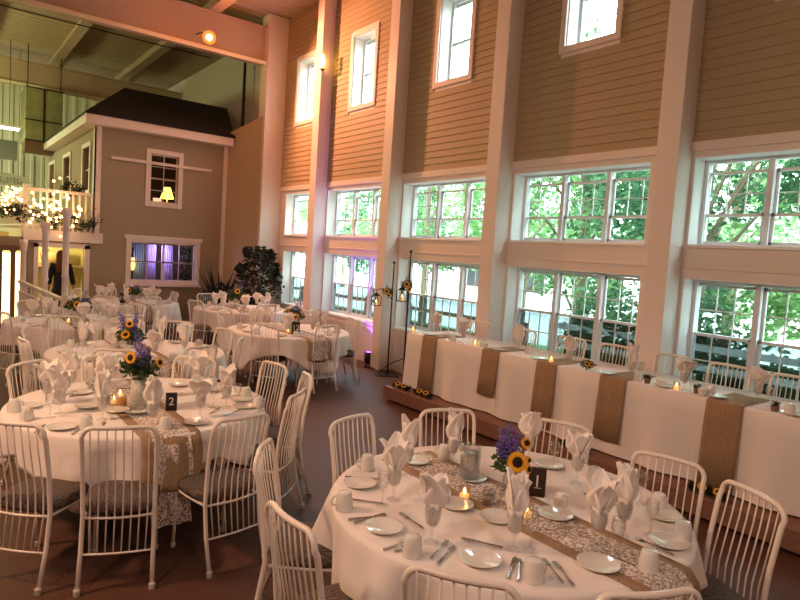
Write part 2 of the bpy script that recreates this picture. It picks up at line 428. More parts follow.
def house_window(x0, x1, z0, z1, idx, cols, head=False, nsash=1):
    root = empty('window_%d' % idx, (x0, YH, z0)); root['kind'] = 'structure'
    w, h = x1-x0, z1-z0; c = .10
    m = MB(); m.box(-c, 0, -.03, .0, -c, h+c); m.box(w, w+c, -.03, 0, -c, h+c); m.box(0, w, -.03, 0, -c, 0); m.box(0, w, -.03, 0, h, h+c)
    if head: m.box(-c-.04, w+c+.04, -.06, 0, h+c-.03, h+c+.05); m.box(-c-.04, w+c+.04, -.08, 0, -c-.02, -c+.03)
    m.obj('window_casing', M['paint'], root, bevel=.004)
    for i in range(nsash):
        a, b = w*i/nsash, w*(i+1)/nsash
        for (u, v) in ((0, h/2+.01), (h/2-.01, h)):
            m = MB(); r = .028
            m.box(a, a+r, .05, .08, u, v); m.box(b-r, b, .05, .08, u, v); m.box(a, b, .05, .08, u, u+r); m.box(a, b, .05, .08, v-r, v)
            for q in range(1, cols): t_ = a+(b-a)*q/cols; m.box(t_-.007, t_+.007, .055, .075, u, v)
            if h > .95: m.box(a, b, .055, .075, (u+v)/2-.007, (u+v)/2+.007)
            s = m.obj('sash', M['paint'], root); MB().box(a+r, b-r, .063, .067, u+r, v-r).obj('glass_pane', M['pane'], s)
house_window(3.50, 4.92, 1.08, 1.94, 16, 2, True, 2)
house_window(3.86, 4.46, 2.84, 3.90, 17, 2)
# side windows of the house above the balcony
for i, (a, b, c, d) in enumerate(lops):
    root = empty('window_%d' % (18+i), (XH, a, c)); root['kind'] = 'structure'
    w, h = b-a, d-c; m = MB(); k_ = .09
    m.box(-.03, 0, -k_, 0, -k_, h+k_); m.box(-.03, 0, w, w+k_, -k_, h+k_); m.box(-.03, 0, 0, w, -k_, 0); m.box(-.03, 0, 0, w, h, h+k_)
    m.obj('window_casing', M['paint'], root)
    m = MB(); m.box(.05, .08, 0, w, h/2-.015, h/2+.015); m.box(.05, .08, w/2-.01, w/2+.01, 0, h)
    s = m.obj('sash', M['paint'], root); MB().box(.063, .067, 0, w, 0, h).obj('glass_pane', M['pane'], s)
# rooms inside the house
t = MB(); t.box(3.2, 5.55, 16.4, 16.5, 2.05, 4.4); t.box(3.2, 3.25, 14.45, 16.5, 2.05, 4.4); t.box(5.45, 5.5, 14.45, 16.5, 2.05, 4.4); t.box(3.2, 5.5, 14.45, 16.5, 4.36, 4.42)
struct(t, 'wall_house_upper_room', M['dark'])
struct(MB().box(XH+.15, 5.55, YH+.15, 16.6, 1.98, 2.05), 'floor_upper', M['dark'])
t = MB(); t.box(-3, 3.05, 16.9, 17.0, 0, 1.98); t.box(2.95, 3.02, 14.45, 16.9, 0, 1.98); t.box(.6, .66, 14.45, 16.9, 0, 1.98)
struct(t, 'wall_house_doorway_room', M['roomwall'])
t = MB(); t.box(3.02, 5.6, 16.9, 17.0, 0, 1.98); t.box(5.5, 5.58, 14.45, 16.9, 0, 1.98)
struct(t, 'wall_house_parlour', M['endwall'])
# door casing of the house opening
t = MB(); t.box(1.66, 1.74, YH-.03, YH, 0, 1.80); t.box(2.58, 2.68, YH-.03, YH, 0, 1.80); t.box(1.66, 2.68, YH-.03, YH, 1.72, 1.82)
struct(t, 'trim_23', M['paint'])
dr = empty('door_1', (1.10, YH, 0)); dr['kind'] = 'structure'
t = MB(); t.box(0, .44, -.03, 0, 1.62, 1.72); t.box(0, .03, -.02, .05, 0, 1.62); t.box(.17, .25, -.02, .05, 0, 1.62); t.box(.40, .46, -.02, .05, 0, 1.62)
t.obj('door_frame', M['brownwood'], dr)
MB().box(.03, .17, .03, .05, .15, 1.58).obj('door_pane', M['brightpane'], dr); MB().box(.25, .40, .03, .05, .15, 1.58).obj('door_pane', M['brightpane'], dr)
MB().box(.42, .44, -.06, -.02, .85, 1.15).obj('door_handle', M['iron'], dr)
# things in the rooms
lamp = empty('table_lamp', (4.38, 14.80, 2.12)); tag(lamp, 'small lamp with glowing yellow shade behind the upper house window', 'lamp')
MB().lathe([(.08, 0), (.08, .02), (.02, .05), (.03, .4), (.05, .55), (.015, .72), (.01, .88)], 16).obj('lamp_base', M['stone'], lamp, smooth=True)
MB().lathe([(.15, .86), (.07, 1.12)], 20, cap=False).obj('lamp_shade', M['shadelit'], lamp, smooth=True)
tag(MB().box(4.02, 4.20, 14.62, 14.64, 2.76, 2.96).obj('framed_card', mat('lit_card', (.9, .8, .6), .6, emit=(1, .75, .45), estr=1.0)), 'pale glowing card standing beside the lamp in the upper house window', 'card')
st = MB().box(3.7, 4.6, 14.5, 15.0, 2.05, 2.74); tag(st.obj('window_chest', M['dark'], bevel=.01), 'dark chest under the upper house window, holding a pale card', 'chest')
ip = empty('indoor_plant', (4.78, 14.62, 0)); tag(ip, 'dark leafy plant at the right of the lower house window', 'potted plant')
MB().lathe([(.10, 0), (.13, .9)], 14).obj('pot', M['pot'], ip)
IPF = ip
def curtain(name, x0, x1, y, z0, z1, m, lab):
    rows = []
    for zc in (z0, z1):
        rows.append([(x0+(x1-x0)*i/24, y+.03*math.sin(i*1.5), zc) for i in range(25)])
    tag(solid(MB().grid(rows).obj(name, m, smooth=True), .01), lab, 'curtain')
curtain('curtain', 3.58, 3.86, 14.7, .4, 1.95, M['curtaint'], 'pale teal curtain at the left of the lower house window')
curtain('curtain', 3.92, 4.14, 14.72, .4, 1.95, M['curtainp'], 'purple lit curtain left of centre in the lower house window')
curtain('curtain', 4.28, 4.52, 14.72, .4, 1.95, M['curtainp'], 'pale blue-violet curtain right of centre in the lower house window')

# woman in doorway --------------------------------------------------
def skinfig(name, verts, edges, radii, m, parent=None, sub=2):
    me = bpy.data.meshes.new(name); me.from_pydata(verts, edges, []); me.update(); me.materials.append(m)
    o = link(name, me, parent); sk = o.modifiers.new('skin', 'SKIN'); sk.use_smooth_shade = True
    for i, r in enumerate(radii):
        sv = me.skin_vertices[0].data[i]; sv.radius = (r, r) if not isinstance(r, tuple) else r
    me.skin_vertices[0].data[0].use_root = True
    s = o.modifiers.new('sub', 'SUBSURF'); s.levels = sub; s.render_levels = sub
    return o
per = empty('person', (2.22, 14.75, 0)); tag(per, 'woman with long auburn hair in dark clothes seen from behind in the bright doorway', 'person')
v = [(0,0,.88),(0,0,1.05),(0,0,1.22),(0,.0,1.36),(0,.0,1.44),(0,.01,1.56),(0,.02,1.62),
     (-.15,0,1.34),(-.205,.0,1.10),(-.20,.10,.90),(-.20,.16,.84),(.15,0,1.34),(.215,.0,1.10),(.25,.0,.89),(.26,.01,.81),
     (-.09,0,.80),(-.10,.0,.45),(-.10,.02,.08),(-.10,.12,.04),(.09,0,.80),(.10,0,.45),(.10,.02,.08),(.10,.12,.04)]
e_ = [(0,1),(1,2),(2,3),(3,4),(4,5),(5,6),(3,7),(7,8),(8,9),(9,10),(3,11),(11,12),(12,13),(13,14),(0,15),(15,16),(16,17),(17,18),(0,19),(19,20),(20,21),(21,22)]
r_ = [.145,.12,.13,.12,.05,.085,.075,.06,.045,.035,.03,.06,.045,.035,.03,.095,.065,.045,.04,.095,.065,.045,.04]
skinfig('body', v, e_, r_, M['skin'], per)
hv = [(0,-.01,1.66),(0,-.05,1.58),(0,-.08,1.44),(0,-.10,1.28),(0,-.09,1.16)]
skinfig('hair', hv, [(0,1),(1,2),(2,3),(3,4)], [.08,.115,(.12,.09),(.12,.07),(.09,.04)], M['hair'], per)
dv = [(0,0,.70),(0,0,.9),(0,0,1.05),(0,0,1.22),(0,0,1.36),(-.15,0,1.34),(-.205,.0,1.10),(-.20,.10,.92),(.15,0,1.34),(.215,.0,1.10),(.25,.0,.91),(-.09,0,.6),(-.10,0,.15),(.09,0,.6),(.10,0,.15)]
skinfig('clothes', dv, [(0,1),(1,2),(2,3),(3,4),(4,5),(5,6),(6,7),(4,8),(8,9),(9,10),(0,11),(11,12),(0,13),(13,14)],
        [.17,.165,.14,.15,.13,.075,.06,.05,.075,.06,.05,.11,.075,.11,.075], M['dress'], per)
# hands: palm and five fingers each
for sx, (hx, hy, hz) in ((-1, (-.20, .17, .84)), (1, (.26, .01, .79))):
    hb = MB()
    hb.tube([(hx, hy, hz+.03), (hx, hy+.005, hz-.01), (hx, hy+.01, hz-.05)], [.022, .030, .028], 8)
    for q in range(4):
        o_ = (q-1.5)*.014; L = (.055, .065, .062, .048)[q]
        hb.tube([(hx, hy+o_+.01, hz-.045), (hx+.004*sx, hy+o_+.012, hz-.045-L*.5), (hx-.008*sx, hy+o_+.014, hz-.045-L)], [.008, .0075, .006], 6)
    hb.tube([(hx-.01*sx, hy+.02, hz-.005), (hx-.02*sx, hy+.045, hz-.03), (hx-.018*sx, hy+.05, hz-.055)], [.010, .009, .007], 6)
    hb.obj('hand', M['skin'], per, smooth=True)
tag(MB().lathe([(.2, 0), (.26, .25), (.24, .3)], 24).obj('wicker_basket', M['basket'], smooth=True, loc=(2.3, 16.5, 1.28)), 'brown wicker basket on the shelf inside the bright doorway', 'basket')
tag(MB().box(1.5, 2.9, 16.3, 16.85, 1.22, 1.28).obj('shelf', M['brownwood']), 'brown wall shelf inside the bright doorway behind the woman', 'shelf')

# balcony -----------------------------------------------------------
bal = empty('balcony', (1.5, YH, 1.85)); tag(bal, 'white balcony with baluster railing projecting from the left side of the house', 'balcony')
MB().box(0, 1.25, 0, 8, 0, .15).obj('balcony_deck', M['paint'], bal)
MB().box(-.03, 1.42, -.05, 0, -.0, .22).obj('fascia', M['paint'], bal); MB().box(-.05, 0, 0, 8, 0, .22).obj('fascia', M['paint'], bal)
MB().box(0, 1.25, -.03, .03, .98, 1.04).obj('top_rail', M['paint'], bal); MB().box(0, 1.25, -.02, .02, .28, .32).obj('bottom_rail', M['paint'], bal)
MB().box(-.03, .03, 0, 8, .98, 1.04).obj('top_rail', M['paint'], bal); MB().box(-.02, .02, 0, 8, .28, .32).obj('bottom_rail', M['paint'], bal)
bme = MB().box(-.018, .018, -.018, .018, .15, 1.0).mesh('baluster', M['paint'])
for i in range(10): link('baluster', bme, bal, loc=(.14+i*.118, 0, 0))
for i in range(30): link('baluster', bme, bal, loc=(0, .25+i*.25, 0))
pme = MB().box(-.045, .045, -.045, .045, .15, 1.1).mesh('newel_post', M['paint'])
link('newel_post', pme, bal, loc=(0, 0, 0)); link('newel_post', pme, bal, loc=(1.30, -.02, -.0))
pass
il = empty('parlour_lantern', (3.62, 14.60, 1.3)); tag(il, 'small dark lantern with pale glow at the left of the lower house window', 'lantern')
MB().lathe([(.03, 0), (.05, .1), (.05, .22), (.02, .30)], 10).obj('glass', M['shadelit'], il); MB().lathe([(.06, .28), (.02, .40), (.03, .5)], 10).obj('cap', M['iron'], il); MB().lathe([(.02, -.35), (.02, 0)], 8).obj('stem', M['iron'], il)
# porch posts
def turned(z0, z1, cap, r=.055):
    H = z1-z0
    prof = [(r*1.5, 0), (r*1.5, .12), (r*.9, .14), (r*1.2, .2), (r, .25), (r, H*.5), (r*1.25, H*.5+.02), (r, H*.5+.05), (r*.95, H-.22), (r*1.3, H-.2), (r, H-.17)]
    if cap: prof += [(r*1.5, H-.13), (r*1.6, H-.04), (r*1.2, H-.01), (r*.3, H)]
    else: prof += [(r*1.3, H-.1), (r*1.3, H)]
    return MB().lathe(prof, 16)
for (x, y, z1, cap, lab) in ((1.47, 14.15, 1.85, False, 'white turned porch post under the balcony corner, leftmost of three'),
                             (1.72, 13.2, 2.22, True, 'white turned post in the middle of the stair railing'),
                             (1.93, 12.35, 2.47, True, 'white turned post with wide cap in front of the woman in the doorway')):
    tag(turned(0, z1, cap).obj('porch_post', M['paint'], smooth=True, loc=(x, y, 0)), lab, 'post', 'white turned porch posts')
# stair rail
sr = empty('stair_railing', (1.40, 13.95, 0)); tag(sr, 'low white stair railing with panelled side running down below the balcony', 'railing')
p0, p1 = Vector((0, 0, 1.06)), Vector((.50, -1.75, .86))
def slab(mb, a, b, h0, h1, th):
    d = (b-a); d.z = 0; d.normalize(); s_ = Vector((-d.y, d.x, 0))*th/2
    vs = []
    for p in (a, b):
        for sg in (-1, 1):
            for h in (h0, h1): vs.append(p+s_*sg+Vector((0, 0, h)))
    mb.add(vs, [(0, 1, 3, 2), (4, 6, 7, 5), (0, 4, 5, 1), (2, 3, 7, 6), (1, 5, 7, 3), (0, 2, 6, 4)])
t = MB(); slab(t, p0, p1, -.05, 0, .08); t.obj('hand_rail', M['paint'], sr)
t = MB(); slab(t, p0, p1, -.24, -.20, .06); t.obj('bottom_rail', M['paint'], sr)
t = MB(); slab(t, Vector((0, 0, .82)), Vector((.50, -1.75, .62)), -.62, 0, .04); t.obj('side_panel', M['paint'], sr)
for i in range(9):
    q = p0.lerp(p1, (i+.5)/9); MB().box(q.x-.015, q.x+.015, q.y-.015, q.y+.015, q.z-.22, q.z-.03).obj('baluster', M['paint'], sr)
MB().box(.46, .54, -1.79, -1.71, 0, .93).obj('newel_post', M['paint'], sr)

# garlands and fairy lights
def leafcloud(mb, centers, n, rad, size, sq=1.0, rnd=random):
    for _ in range(n):
        c = rnd.choice(centers); r = c[3] if len(c) > 3 else rad
        d = Vector((rnd.gauss(0, 1), rnd.gauss(0, 1), rnd.gauss(0, 1))); d.normalize(); d *= r*(rnd.random()**.4); d.z *= sq
        p = Vector(c[:3])+d
        a = Vector((rnd.gauss(0, 1), rnd.gauss(0, 1), rnd.gauss(0, .6))); a.normalize(); b = a.orthogonal().normalized()
        b = (Matrix.Rotation(rnd.random()*2*PI, 3, a) @ b)
        s = size*(.6+.8*rnd.random()); w = s*.45
        n_ = a.cross(b)*s*.12
        mb.add([p-a*s*.5, p-a*.1*s+b*w*.5+n_, p+a*s*.5, p-a*.1*s-b*w*.5+n_], [(0, 1, 2), (0, 2, 3)])
    return mb
cs = [(1.45+.13*i, YH-.10, 2.30+.10*math.sin(i*1.3), .14) for i in range(11)]+[(1.45, YH+.35*i, 2.45, .14) for i in range(14)]
tag(leafcloud(MB(), cs, 1500, .13, .07).obj('greenery_garland', M['leafdark']), 'dark greenery garland wound along the balcony railing', 'garland', kind='stuff')
leafcloud(MB(), [(0, 0, 1.2, .16), (0, 0, 1.5, .15), (.02, 0, 1.75, .12)], 350, .15, .09).obj('foliage', M['leafdark'], IPF)
fl = empty('string_lights', (1.5, YH, 2.2)); tag(fl, 'string of glowing warm fairy lights massed along the balcony railing', 'string lights')
pts = [Vector((-.02, 7.0-7.0*i/40, .35+.1*math.sin(i*.9))) for i in range(41)]+[Vector((1.25*i/30, -.14, .35-.3*math.sin(PI*i/30)*.6+.08*math.sin(i*1.7))) for i in range(1, 31)]
MB().tube(pts, .005, 4).obj('cable', M['iron'], fl)
bm_ = MB().ball((0, 0, 0), .024, 8, 6).mesh('bulb', M['bulb'], True)
for i in range(95):
    if i < 60: p = (random.random()**.9*.98, -.16-random.random()*.05, random.gauss(.20, .16)+(.28 if i % 3 == 0 else 0)*(1 if random.random() < .5 else .3))
    else: p = (-.08+random.gauss(0, .03), random.random()*4.2, .50+random.gauss(0, .13))
    link('bulb', bm_, fl, loc=p)
pt = empty('potted_flowers', (2.35, YH+.12, 2.78)); tag(pt, 'small pot of dark flowers standing behind the balcony top rail', 'potted plant')
MB().lathe([(.07, 0), (.09, .14)], 14).obj('pot', M['pot'], pt)
leafcloud(MB(), [(0, 0, .22, .17), (.12, 0, .18, .12), (-.12, 0, .2, .12)], 260, .15, .07).obj('foliage', M['leafdark'], pt)
leafcloud(MB(), [(0, -.08, .2, .15)], 30, .15, .05).obj('blossom', M['ink'], pt)
# clutter of the upper left
sg = empty('oval_sign', (1.62, 21.0, 3.46)); tag(sg, 'pale oval sign hanging in front of the corrugated far wall', 'sign')
MB().lathe([(.45, -.015), (.45, .015)], 40).xf(Matrix.Diagonal((1.6, 1, .5, 1)) @ Matrix.Identity(4)).obj('sign_board', mat('sign_grey', (.52, .54, .46), .6), sg).rotation_euler = (PI/2, 0, 0)
sg.children[0].scale = (1, .42, 1)
t = MB().tube([(.70*math.cos(2*PI*i/40), -.02, .185*math.sin(2*PI*i/40)) for i in range(40)], .012, 6, True); t.obj('sign_rim', M['ink'], sg)
for zz_ in (.03, -.06):
    t = MB()
    for i in range(12):
        x_ = -.48+i*.085
        if (i*7+int(zz_*100)) % 5 == 0: continue
        t.box(x_, x_+.012, -.025, -.018, zz_-.03, zz_+.03); t.box(x_, x_+.05, -.025, -.018, zz_+.022*(1 if i % 2 else -1), zz_+.022*(1 if i % 2 else -1)+.01)
    t.obj('lettering', M['iron'], sg)
for xx in (-.4, .4): MB().tube([(xx, 0, .15), (xx, 0, 3.7)], .006, 4).obj('hanging_wire', M['iron'], sg)
bx = empty('air_handler', (2.05, 19.9, 4.22)); tag(bx, 'greenish sheet-metal air handling box hanging left of the house roof', 'air handler')
MB().box(0, .9, 0, 1.2, .3, 1.75).obj('casing', M['duct'], bx, bevel=.01)
t = MB(); t.box(-.01, .91, -.02, 0, .85, .88); t.box(.42, .45, -.02, 0, .3, 1.75); t.box(-.01, .91, -.02, 0, .3, .33); t.box(-.01, .91, -.02, 0, 1.72, 1.75)
t.obj('seam', M['iron'], bx)
MB().box(0, .75, 0, .6, 0, .3).obj('lower_box', mat('rust_brown_box', (.16, .09, .05), .8), bx)
for xx in (.05, .85): MB().tube([(xx, .1, 1.7), (xx, .1, 2.9)], .012, 6).obj('hanger_rod', M['iron'], bx)
lf = empty('fluorescent_fixture', (1.2, 20.0, 4.75)); tag(lf, 'white fluorescent tube light hanging at the far left above the sign', 'ceiling light')
MB().box(-1.2, .78, 0, .2, .06, .12).obj('housing', M['paint'], lf); MB().box(-1.2, .72, .03, .15, 0, .06).obj('tube', M['tube'], lf)
for xx in (-.9, .5): MB().tube([(xx, .1, .1), (xx, .1, 2.4)], .008, 4).obj('hanger_wire', M['iron'], lf)
struct(MB().box(-7, 2.1, 22.2, 22.4, 4.15, 4.72), 'trim_24', M['greypaint'])
# beams
def ibeam(y, z0, z1, x0, x1, name):
    t = MB(); t.box(x0, x1, y-.02, y+.02, z0, z1)
    t.box(x0, x1, y-.13, y+.13, z0-.03, z0); t.box(x0, x1, y-.13, y+.13, z1, z1+.03)
    o_ = struct(t, name, M['steel'])
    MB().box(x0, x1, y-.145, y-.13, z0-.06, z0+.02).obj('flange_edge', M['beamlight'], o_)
ibeam(13.3, 6.12, 6.86, -7, 6.0, 'trim_25'); ibeam(20.5, 6.10, 6.72, -7, 6.4, 'trim_26')
for i, xx in enumerate((-2.9, -1.0, .95, 2.85, 4.75)):
    t = MB(); t.box(xx-.02, xx+.02, 10.6 if xx > 4 else 13.3, 25.2, 6.93, CEIL); t.box(xx-.12, xx+.12, 10.6 if xx > 4 else 13.3, 25.2, 6.90, 6.93); struct(t, 'trim_%d' % (27+i), M['steel'])
t = MB().tube([(-7, 16.2, 6.82), (5.8, 16.2, 6.82)], .014, 6); tag(t.obj('conduit', M['iron']), 'thin dark pipe running across under the ceiling deck', 'pipe')
t = MB().tube([(6.22, 15.0, 4.7), (6.22, 15.0, 6.0), (6.22, 15.0, 6.8)], [.045, .04, .03], 8); tag(t.obj('vent_pipe', M['iron']), 'dark vertical pipe rising behind the right end of the dark roof', 'pipe')

# orange hanging lamp
hl = empty('hanging_lamp', (4.39, 12.45, 6.09)); tag(hl, 'glowing orange lamp hanging at the long ceiling beam', 'lamp')
MB().ball((0, 0, 0), .065, 16, 10).obj('bulb', M['lampbulb'], hl, smooth=True)
MB().ball((0, 0, 0), .13, 20, 12).obj('glow_shell', M['glow_shell'], hl, smooth=True)  # added shell draws the halo of glare around the bulb
MB().tube([(0, .05, .08), (0, .5, .22), (0, .80, .25)], .015, 6).obj('bracket', M['iron'], hl)
sc = empty('wall_lamp', (6.13, 10.96, 5.72)); tag(sc, 'small amber lamp glowing on the column beside the high window', 'lamp')
MB().lathe([(.035, -.12), (.055, 0), (.035, .14)], 14).obj('lamp_glass', M['sconce'], sc, smooth=True)
MB().box(-.02, .05, -.03, .06, -.15, -.12).obj('bracket', M['iron'], sc)

# ---------------------------------------------------------------- platform + head table
pf = empty('platform', (5.0, 0, 0)); tag(pf, 'low brown platform carrying the long head table along the windows', 'platform')
MB().box(0, 1.4, .2, 6.74, .03, .20).obj('platform_top', M['riser'], pf, bevel=.008); MB().box(.10, 1.4, .3, 6.66, 0, .03).obj('toe_kick', M['iron'], pf)
ZT = .95
ht = empty('head_table', (5.28, .9, .20)); tag(ht, 'long head table under white cloth on the brown platform by the windows', 'table')
MB().box(0, .76, 0, 5.68, .715, .745).obj('table_top', M['brownwood'], ht)
for yy in (.1, 1.9, 3.7, 5.55):
    for xx in (.06, .68): MB().tube([(xx, yy, 0), (xx, yy, .715)], .018, 8).obj('leg', M['iron'], ht)
rows = []
NY = 260
for (dx, z_, amp) in ((.80, .25, .01), (.79, .70, .003), (.78, .752, 0), (0.0, .752, 0), (-.012, .745, .0), (-.022, .60, .006), (-.03, .40, .014), (-.04, .15, .022), (-.045, .015, .026)):
    r = []
    for i in range(NY+1):
        y_ = -.02+5.72*i/NY; f = math.sin(y_*7.1)+.6*math.sin(y_*13.3+1)+.4*math.sin(y_*3.1)
        r.append((dx-amp*f if dx < .4 else dx+amp*f, y_, z_))
    rows.append(r)
cl = MB().grid(rows)
cl.add([(-.03, 5.70, .02), (.80, 5.70, .25), (.78, 5.70, .75), (0, 5.70, .75)], [(0, 1, 2, 3)])
clo = cl.obj('tablecloth', M['cloth'], smooth=True, loc=(5.28, .9, .20)); tag(clo, 'long white cloth hanging to the platform over the head table', 'tablecloth')
def hanging_runner(y0, y1, zb, lab):
    root = empty('table_runner', (5.28, (y0+y1)/2, 0)); w = (y1-y0)/2
    tag(root, lab, 'table runner', 'burlap runners hanging over the head table')
    rw = []
    for (dx, z_) in ((.5, ZT+.006), (.0, ZT+.006), (-.022, ZT-.005), (-.035, ZT-.15), (-.05, (ZT+zb)/2), (-.072, zb)):
        rw.append([(dx-.004*math.sin(t*5), -w+2*w*t/8, z_+.004*math.sin(t)) for t in range(9)])
    solid(MB().grid(rw).obj('burlap_band', M['burlap'], root, smooth=True), .003)
hanging_runner(5.98, 6.26, .22, 'burlap runner hanging at the far end of the head table cloth')
hanging_runner(4.87, 5.14, .42, 'shortest burlap runner, second from the far end of the head table')
hanging_runner(4.04, 4.31, .26, 'burlap runner at the middle of the head table, third from the far end')
hanging_runner(3.22, 3.51, .34, 'burlap runner, fourth from the far end of the head table')
hanging_runner(2.16, 2.46, .22, 'widest burlap runner, at the head table end opposite the hook stands')

# ---------------------------------------------------------------- chair prototype (sitter faces +Y, back rail at y=-.28)
def make_chair():
    root = empty('spindle_back_chair'); tag(root, 'chair', 'chair')
    hw = .195
    pts = [(-hw, -.30, .0), (-hw+.004, -.235, .22), (-hw+.006, -.205, .42), (-hw+.003, -.225, .65), (-hw, -.262, .86)]
    for i in range(7):
        a = PI-PI/2*i/6; pts.append((-hw+.06+.06*math.cos(a), -.275-.004*i/6, .885+.06*math.sin(a)))
    pts += [(-.06, -.292, .946), (0, -.296, .946), (.06, -.292, .946)]
    for i in range(7):
        a = PI/2-PI/2*i/6; pts.append((hw-.06+.06*math.cos(a), -.279+.004*i/6, .885+.06*math.sin(a)))
    pts += [(hw, -.262, .86), (hw-.003, -.225, .65), (hw-.006, -.205, .42), (hw-.004, -.235, .22), (hw, -.30, .0)]
    MB().tube(pts, .0135, 8).obj('back_frame', M['chair'], root, smooth=True)
    MB().tube([(-hw, -.205, .405), (-.09, -.222, .403), (0, -.228, .402), (.09, -.222, .403), (hw, -.205, .405)], .008, 6).obj('back_rail', M['chair'], root, smooth=True)
    MB().tube([(-hw, -.238, .205), (-.09, -.250, .205), (0, -.254, .205), (.09, -.250, .205), (hw, -.238, .205)], .007, 6).obj('lower_rail', M['chair'], root, smooth=True)
    for i in range(8):
        x_ = -.152+.304*i/7; c = .018*(1-(x_/.19)**2)
        MB().tube([(x_, -.284-c*.6, .944), (x_, -.258-c, .80), (x_, -.208-c, .55), (x_, -.205-c, .40), (x_*.97, -.237-c*.9, .205)], .0046, 5).obj('spindle', M['chair'], root, smooth=True)
    sf = [(-.18, -.19, .40), (-.19, .0, .40), (-.185, .15, .40), (-.15, .19, .40), (0, .205, .40), (.15, .19, .40), (.185, .15, .40), (.19, 0, .40), (.18, -.19, .40)]
    MB().tube(sf, .009, 6).obj('seat_frame', M['chair'], root, smooth=True)
    rows = []
    for (s, z_) in ((.80, .408), (.96, .412), (1.0, .435), (.99, .455), (.93, .472), (.75, .482), (.4, .487), (.02, .488)):
        r = []
        for j in range(32):
            a = 2*PI*j/32; ca, sa = math.cos(a), math.sin(a); k_ = 1/((abs(ca)**4+abs(sa)**4)**.25)
            r.append((.205*s*ca*k_, .205*s*sa*k_+.0, z_))
        rows.append(r)
    MB().grid(rows, wrap=True).obj('seat', M['cushion'], root, smooth=True)
    for sx in (-1, 1):
        MB().tube([(sx*.175, .175, .40), (sx*.178, .18, .2), (sx*.182, .19, 0.0)], .011, 7).obj('front_leg', M['chair'], root, smooth=True)
        MB().lathe([(.016, 0), (.017, .028), (.013, .034)], 8, (sx*.182, .19, 0)).obj('foot_cap', M['plastic'], root)
        MB().lathe([(.018, 0), (.019, .03), (.014, .036)], 8, (sx*hw, -.299, 0)).obj('foot_cap', M['plastic'], root)
    return root
CHAIR = make_chair()
CHF = 'white metal spindle-back chair'
def chair_at(rail, target, label, group, z=0, ang=None):
    rx, ry = rail
    if ang is None: d = Vector((target[0]-rx, target[1]-ry)); d.normalize()
    else: d = Vector((math.cos(ang), math.sin(ang)))
    return place(CHAIR, USED, (rx+d.x*.285, ry+d.y*.285, z), math.atan2(d.y, d.x)-PI/2, label, group)

TN = {1: 'brown-card table', 2: 'black-card table', 3: 'table behind black-card one', 4: 'table near the purple uplight',
      5: 'table before the ficus', 6: 'table by the stair railing', 8: 'table nearest the house'}
TC = {1: (2.43, 2.13), 2: (1.31, 4.87), 3: (1.87, 7.15), 4: (4.40, 8.45), 5: (4.95, 11.55), 6: (1.72, 9.95), 8: (3.15, 12.85)}
CURT = [None]
def seg_text(y):
    for lim, tx in ((6.2, 'at the hook-stand end of the head table'), (5.35, 'on head table between farthest and shortest runners'),
                    (4.75, 'on the head table over the shortest runner'), (4.0, 'on the head table around the middle runner'),
                    (3.1, 'on the head table beside the window column'), (2.55, 'on head table just house-side of the widest runner'),
                    (1.9, 'on the head table over the widest runner'), (-9, 'at the head table end past the widest runner')):
        if y > lim: return tx
def side_text(p, c):
    a = math.degrees(math.atan2(p[1]-c[1], p[0]-c[0])) % 360; i = int(((a+15) % 360)//30)
    return ('window side', 'window side toward the house', 'house-and-window corner', 'house side', 'house side off the windows', 'house corner off the windows',
            'side away from windows', 'windowless side off the house', 'corner off house and windows', 'side opposite the house', 'opposite the house, toward windows', 'window corner opposite the house')[i]
def mk_labels(ps, head, t_, tail=True):
    """t_ = table number or 'H' for the head table; neighbours in one sector are told apart by how close they lie to the middle"""
    c = TC.get(t_, (5.6, 3)); where = 'on the '+TN[t_] if t_ != 'H' else ''
    ss = [side_text(p, c) if t_ != 'H' else seg_text(p[1]) for p in ps]; out = []
    for i, s_ in enumerate(ss):
        same = [j for j in range(len(ps)) if ss[j] == s_]
        if t_ == 'H': same.sort(key=lambda j: ps[j][1])
        else: same.sort(key=lambda j: (ps[j][0]-c[0])**2+(ps[j][1]-c[1])**2)
        k_ = same.index(i); ex = ''
        if len(same) == 2: ex = (('nearer its middle', 'nearer its rim') if t_ != 'H' else ('farther from the house', 'nearer the house'))[k_]
        elif len(same) > 2: ex = ('innermost', 'midway out', 'near the rim', 'at the very rim', 'outermost', 'beyond')[k_] if t_ != 'H' else ('farthest from the house', 'in between', 'farther back', 'farthest back')[k_]
        out.append((head+' '+(where+', '+s_ if t_ != 'H' else s_)+(', '+ex if ex else '')).replace(',,', ','))
    return out
CHAIRS = {
 1: [(2.15, 3.22), (2.88, 3.11), (3.39, 2.53), (3.36, 1.75, 3.35), (3.24, 1.24, 2.72), (1.89, 1.00), (1.41, 1.40), (1.13, 2.10), (1.40, 2.92)],
 2: [(.85, 3.58), (.36, 3.90), (1.54, 3.50), (2.51, 5.05), (1.95, 5.55), (1.25, 5.86), (.63, 5.70), (2.54, 4.49), (2.16, 3.95)],
 3: [(1.79, 8.19), (2.62, 8.15), (2.94, 7.35), (1.40, 6.15), (2.21, 6.12), (.73, 6.97), (.94, 8.0), (2.83, 6.59)],
 4: [(3.67, 7.78), (4.48, 7.42), (5.42, 8.25), (5.15, 9.35), (4.45, 9.58), (3.35, 8.6), (3.75, 9.45), (5.3, 7.8)],
 5: [(5.25, 12.45), (4.6, 12.7), (4.3, 10.6), (3.85, 11.1), (4.95, 10.42), (5.95, 10.95)],
 6: [(1.24, 11.0), (.72, 9.4), (1.38, 8.85), (2.0, 11.05), (2.68, 10.44), (2.75, 9.5), (2.2, 8.85), (.62, 10.35)],
 8: [(2.30, 13.4), (2.95, 13.95), (3.75, 13.85), (2.05, 12.6), (3.25, 11.75), (2.5, 11.9), (4.05, 12.9)],
}
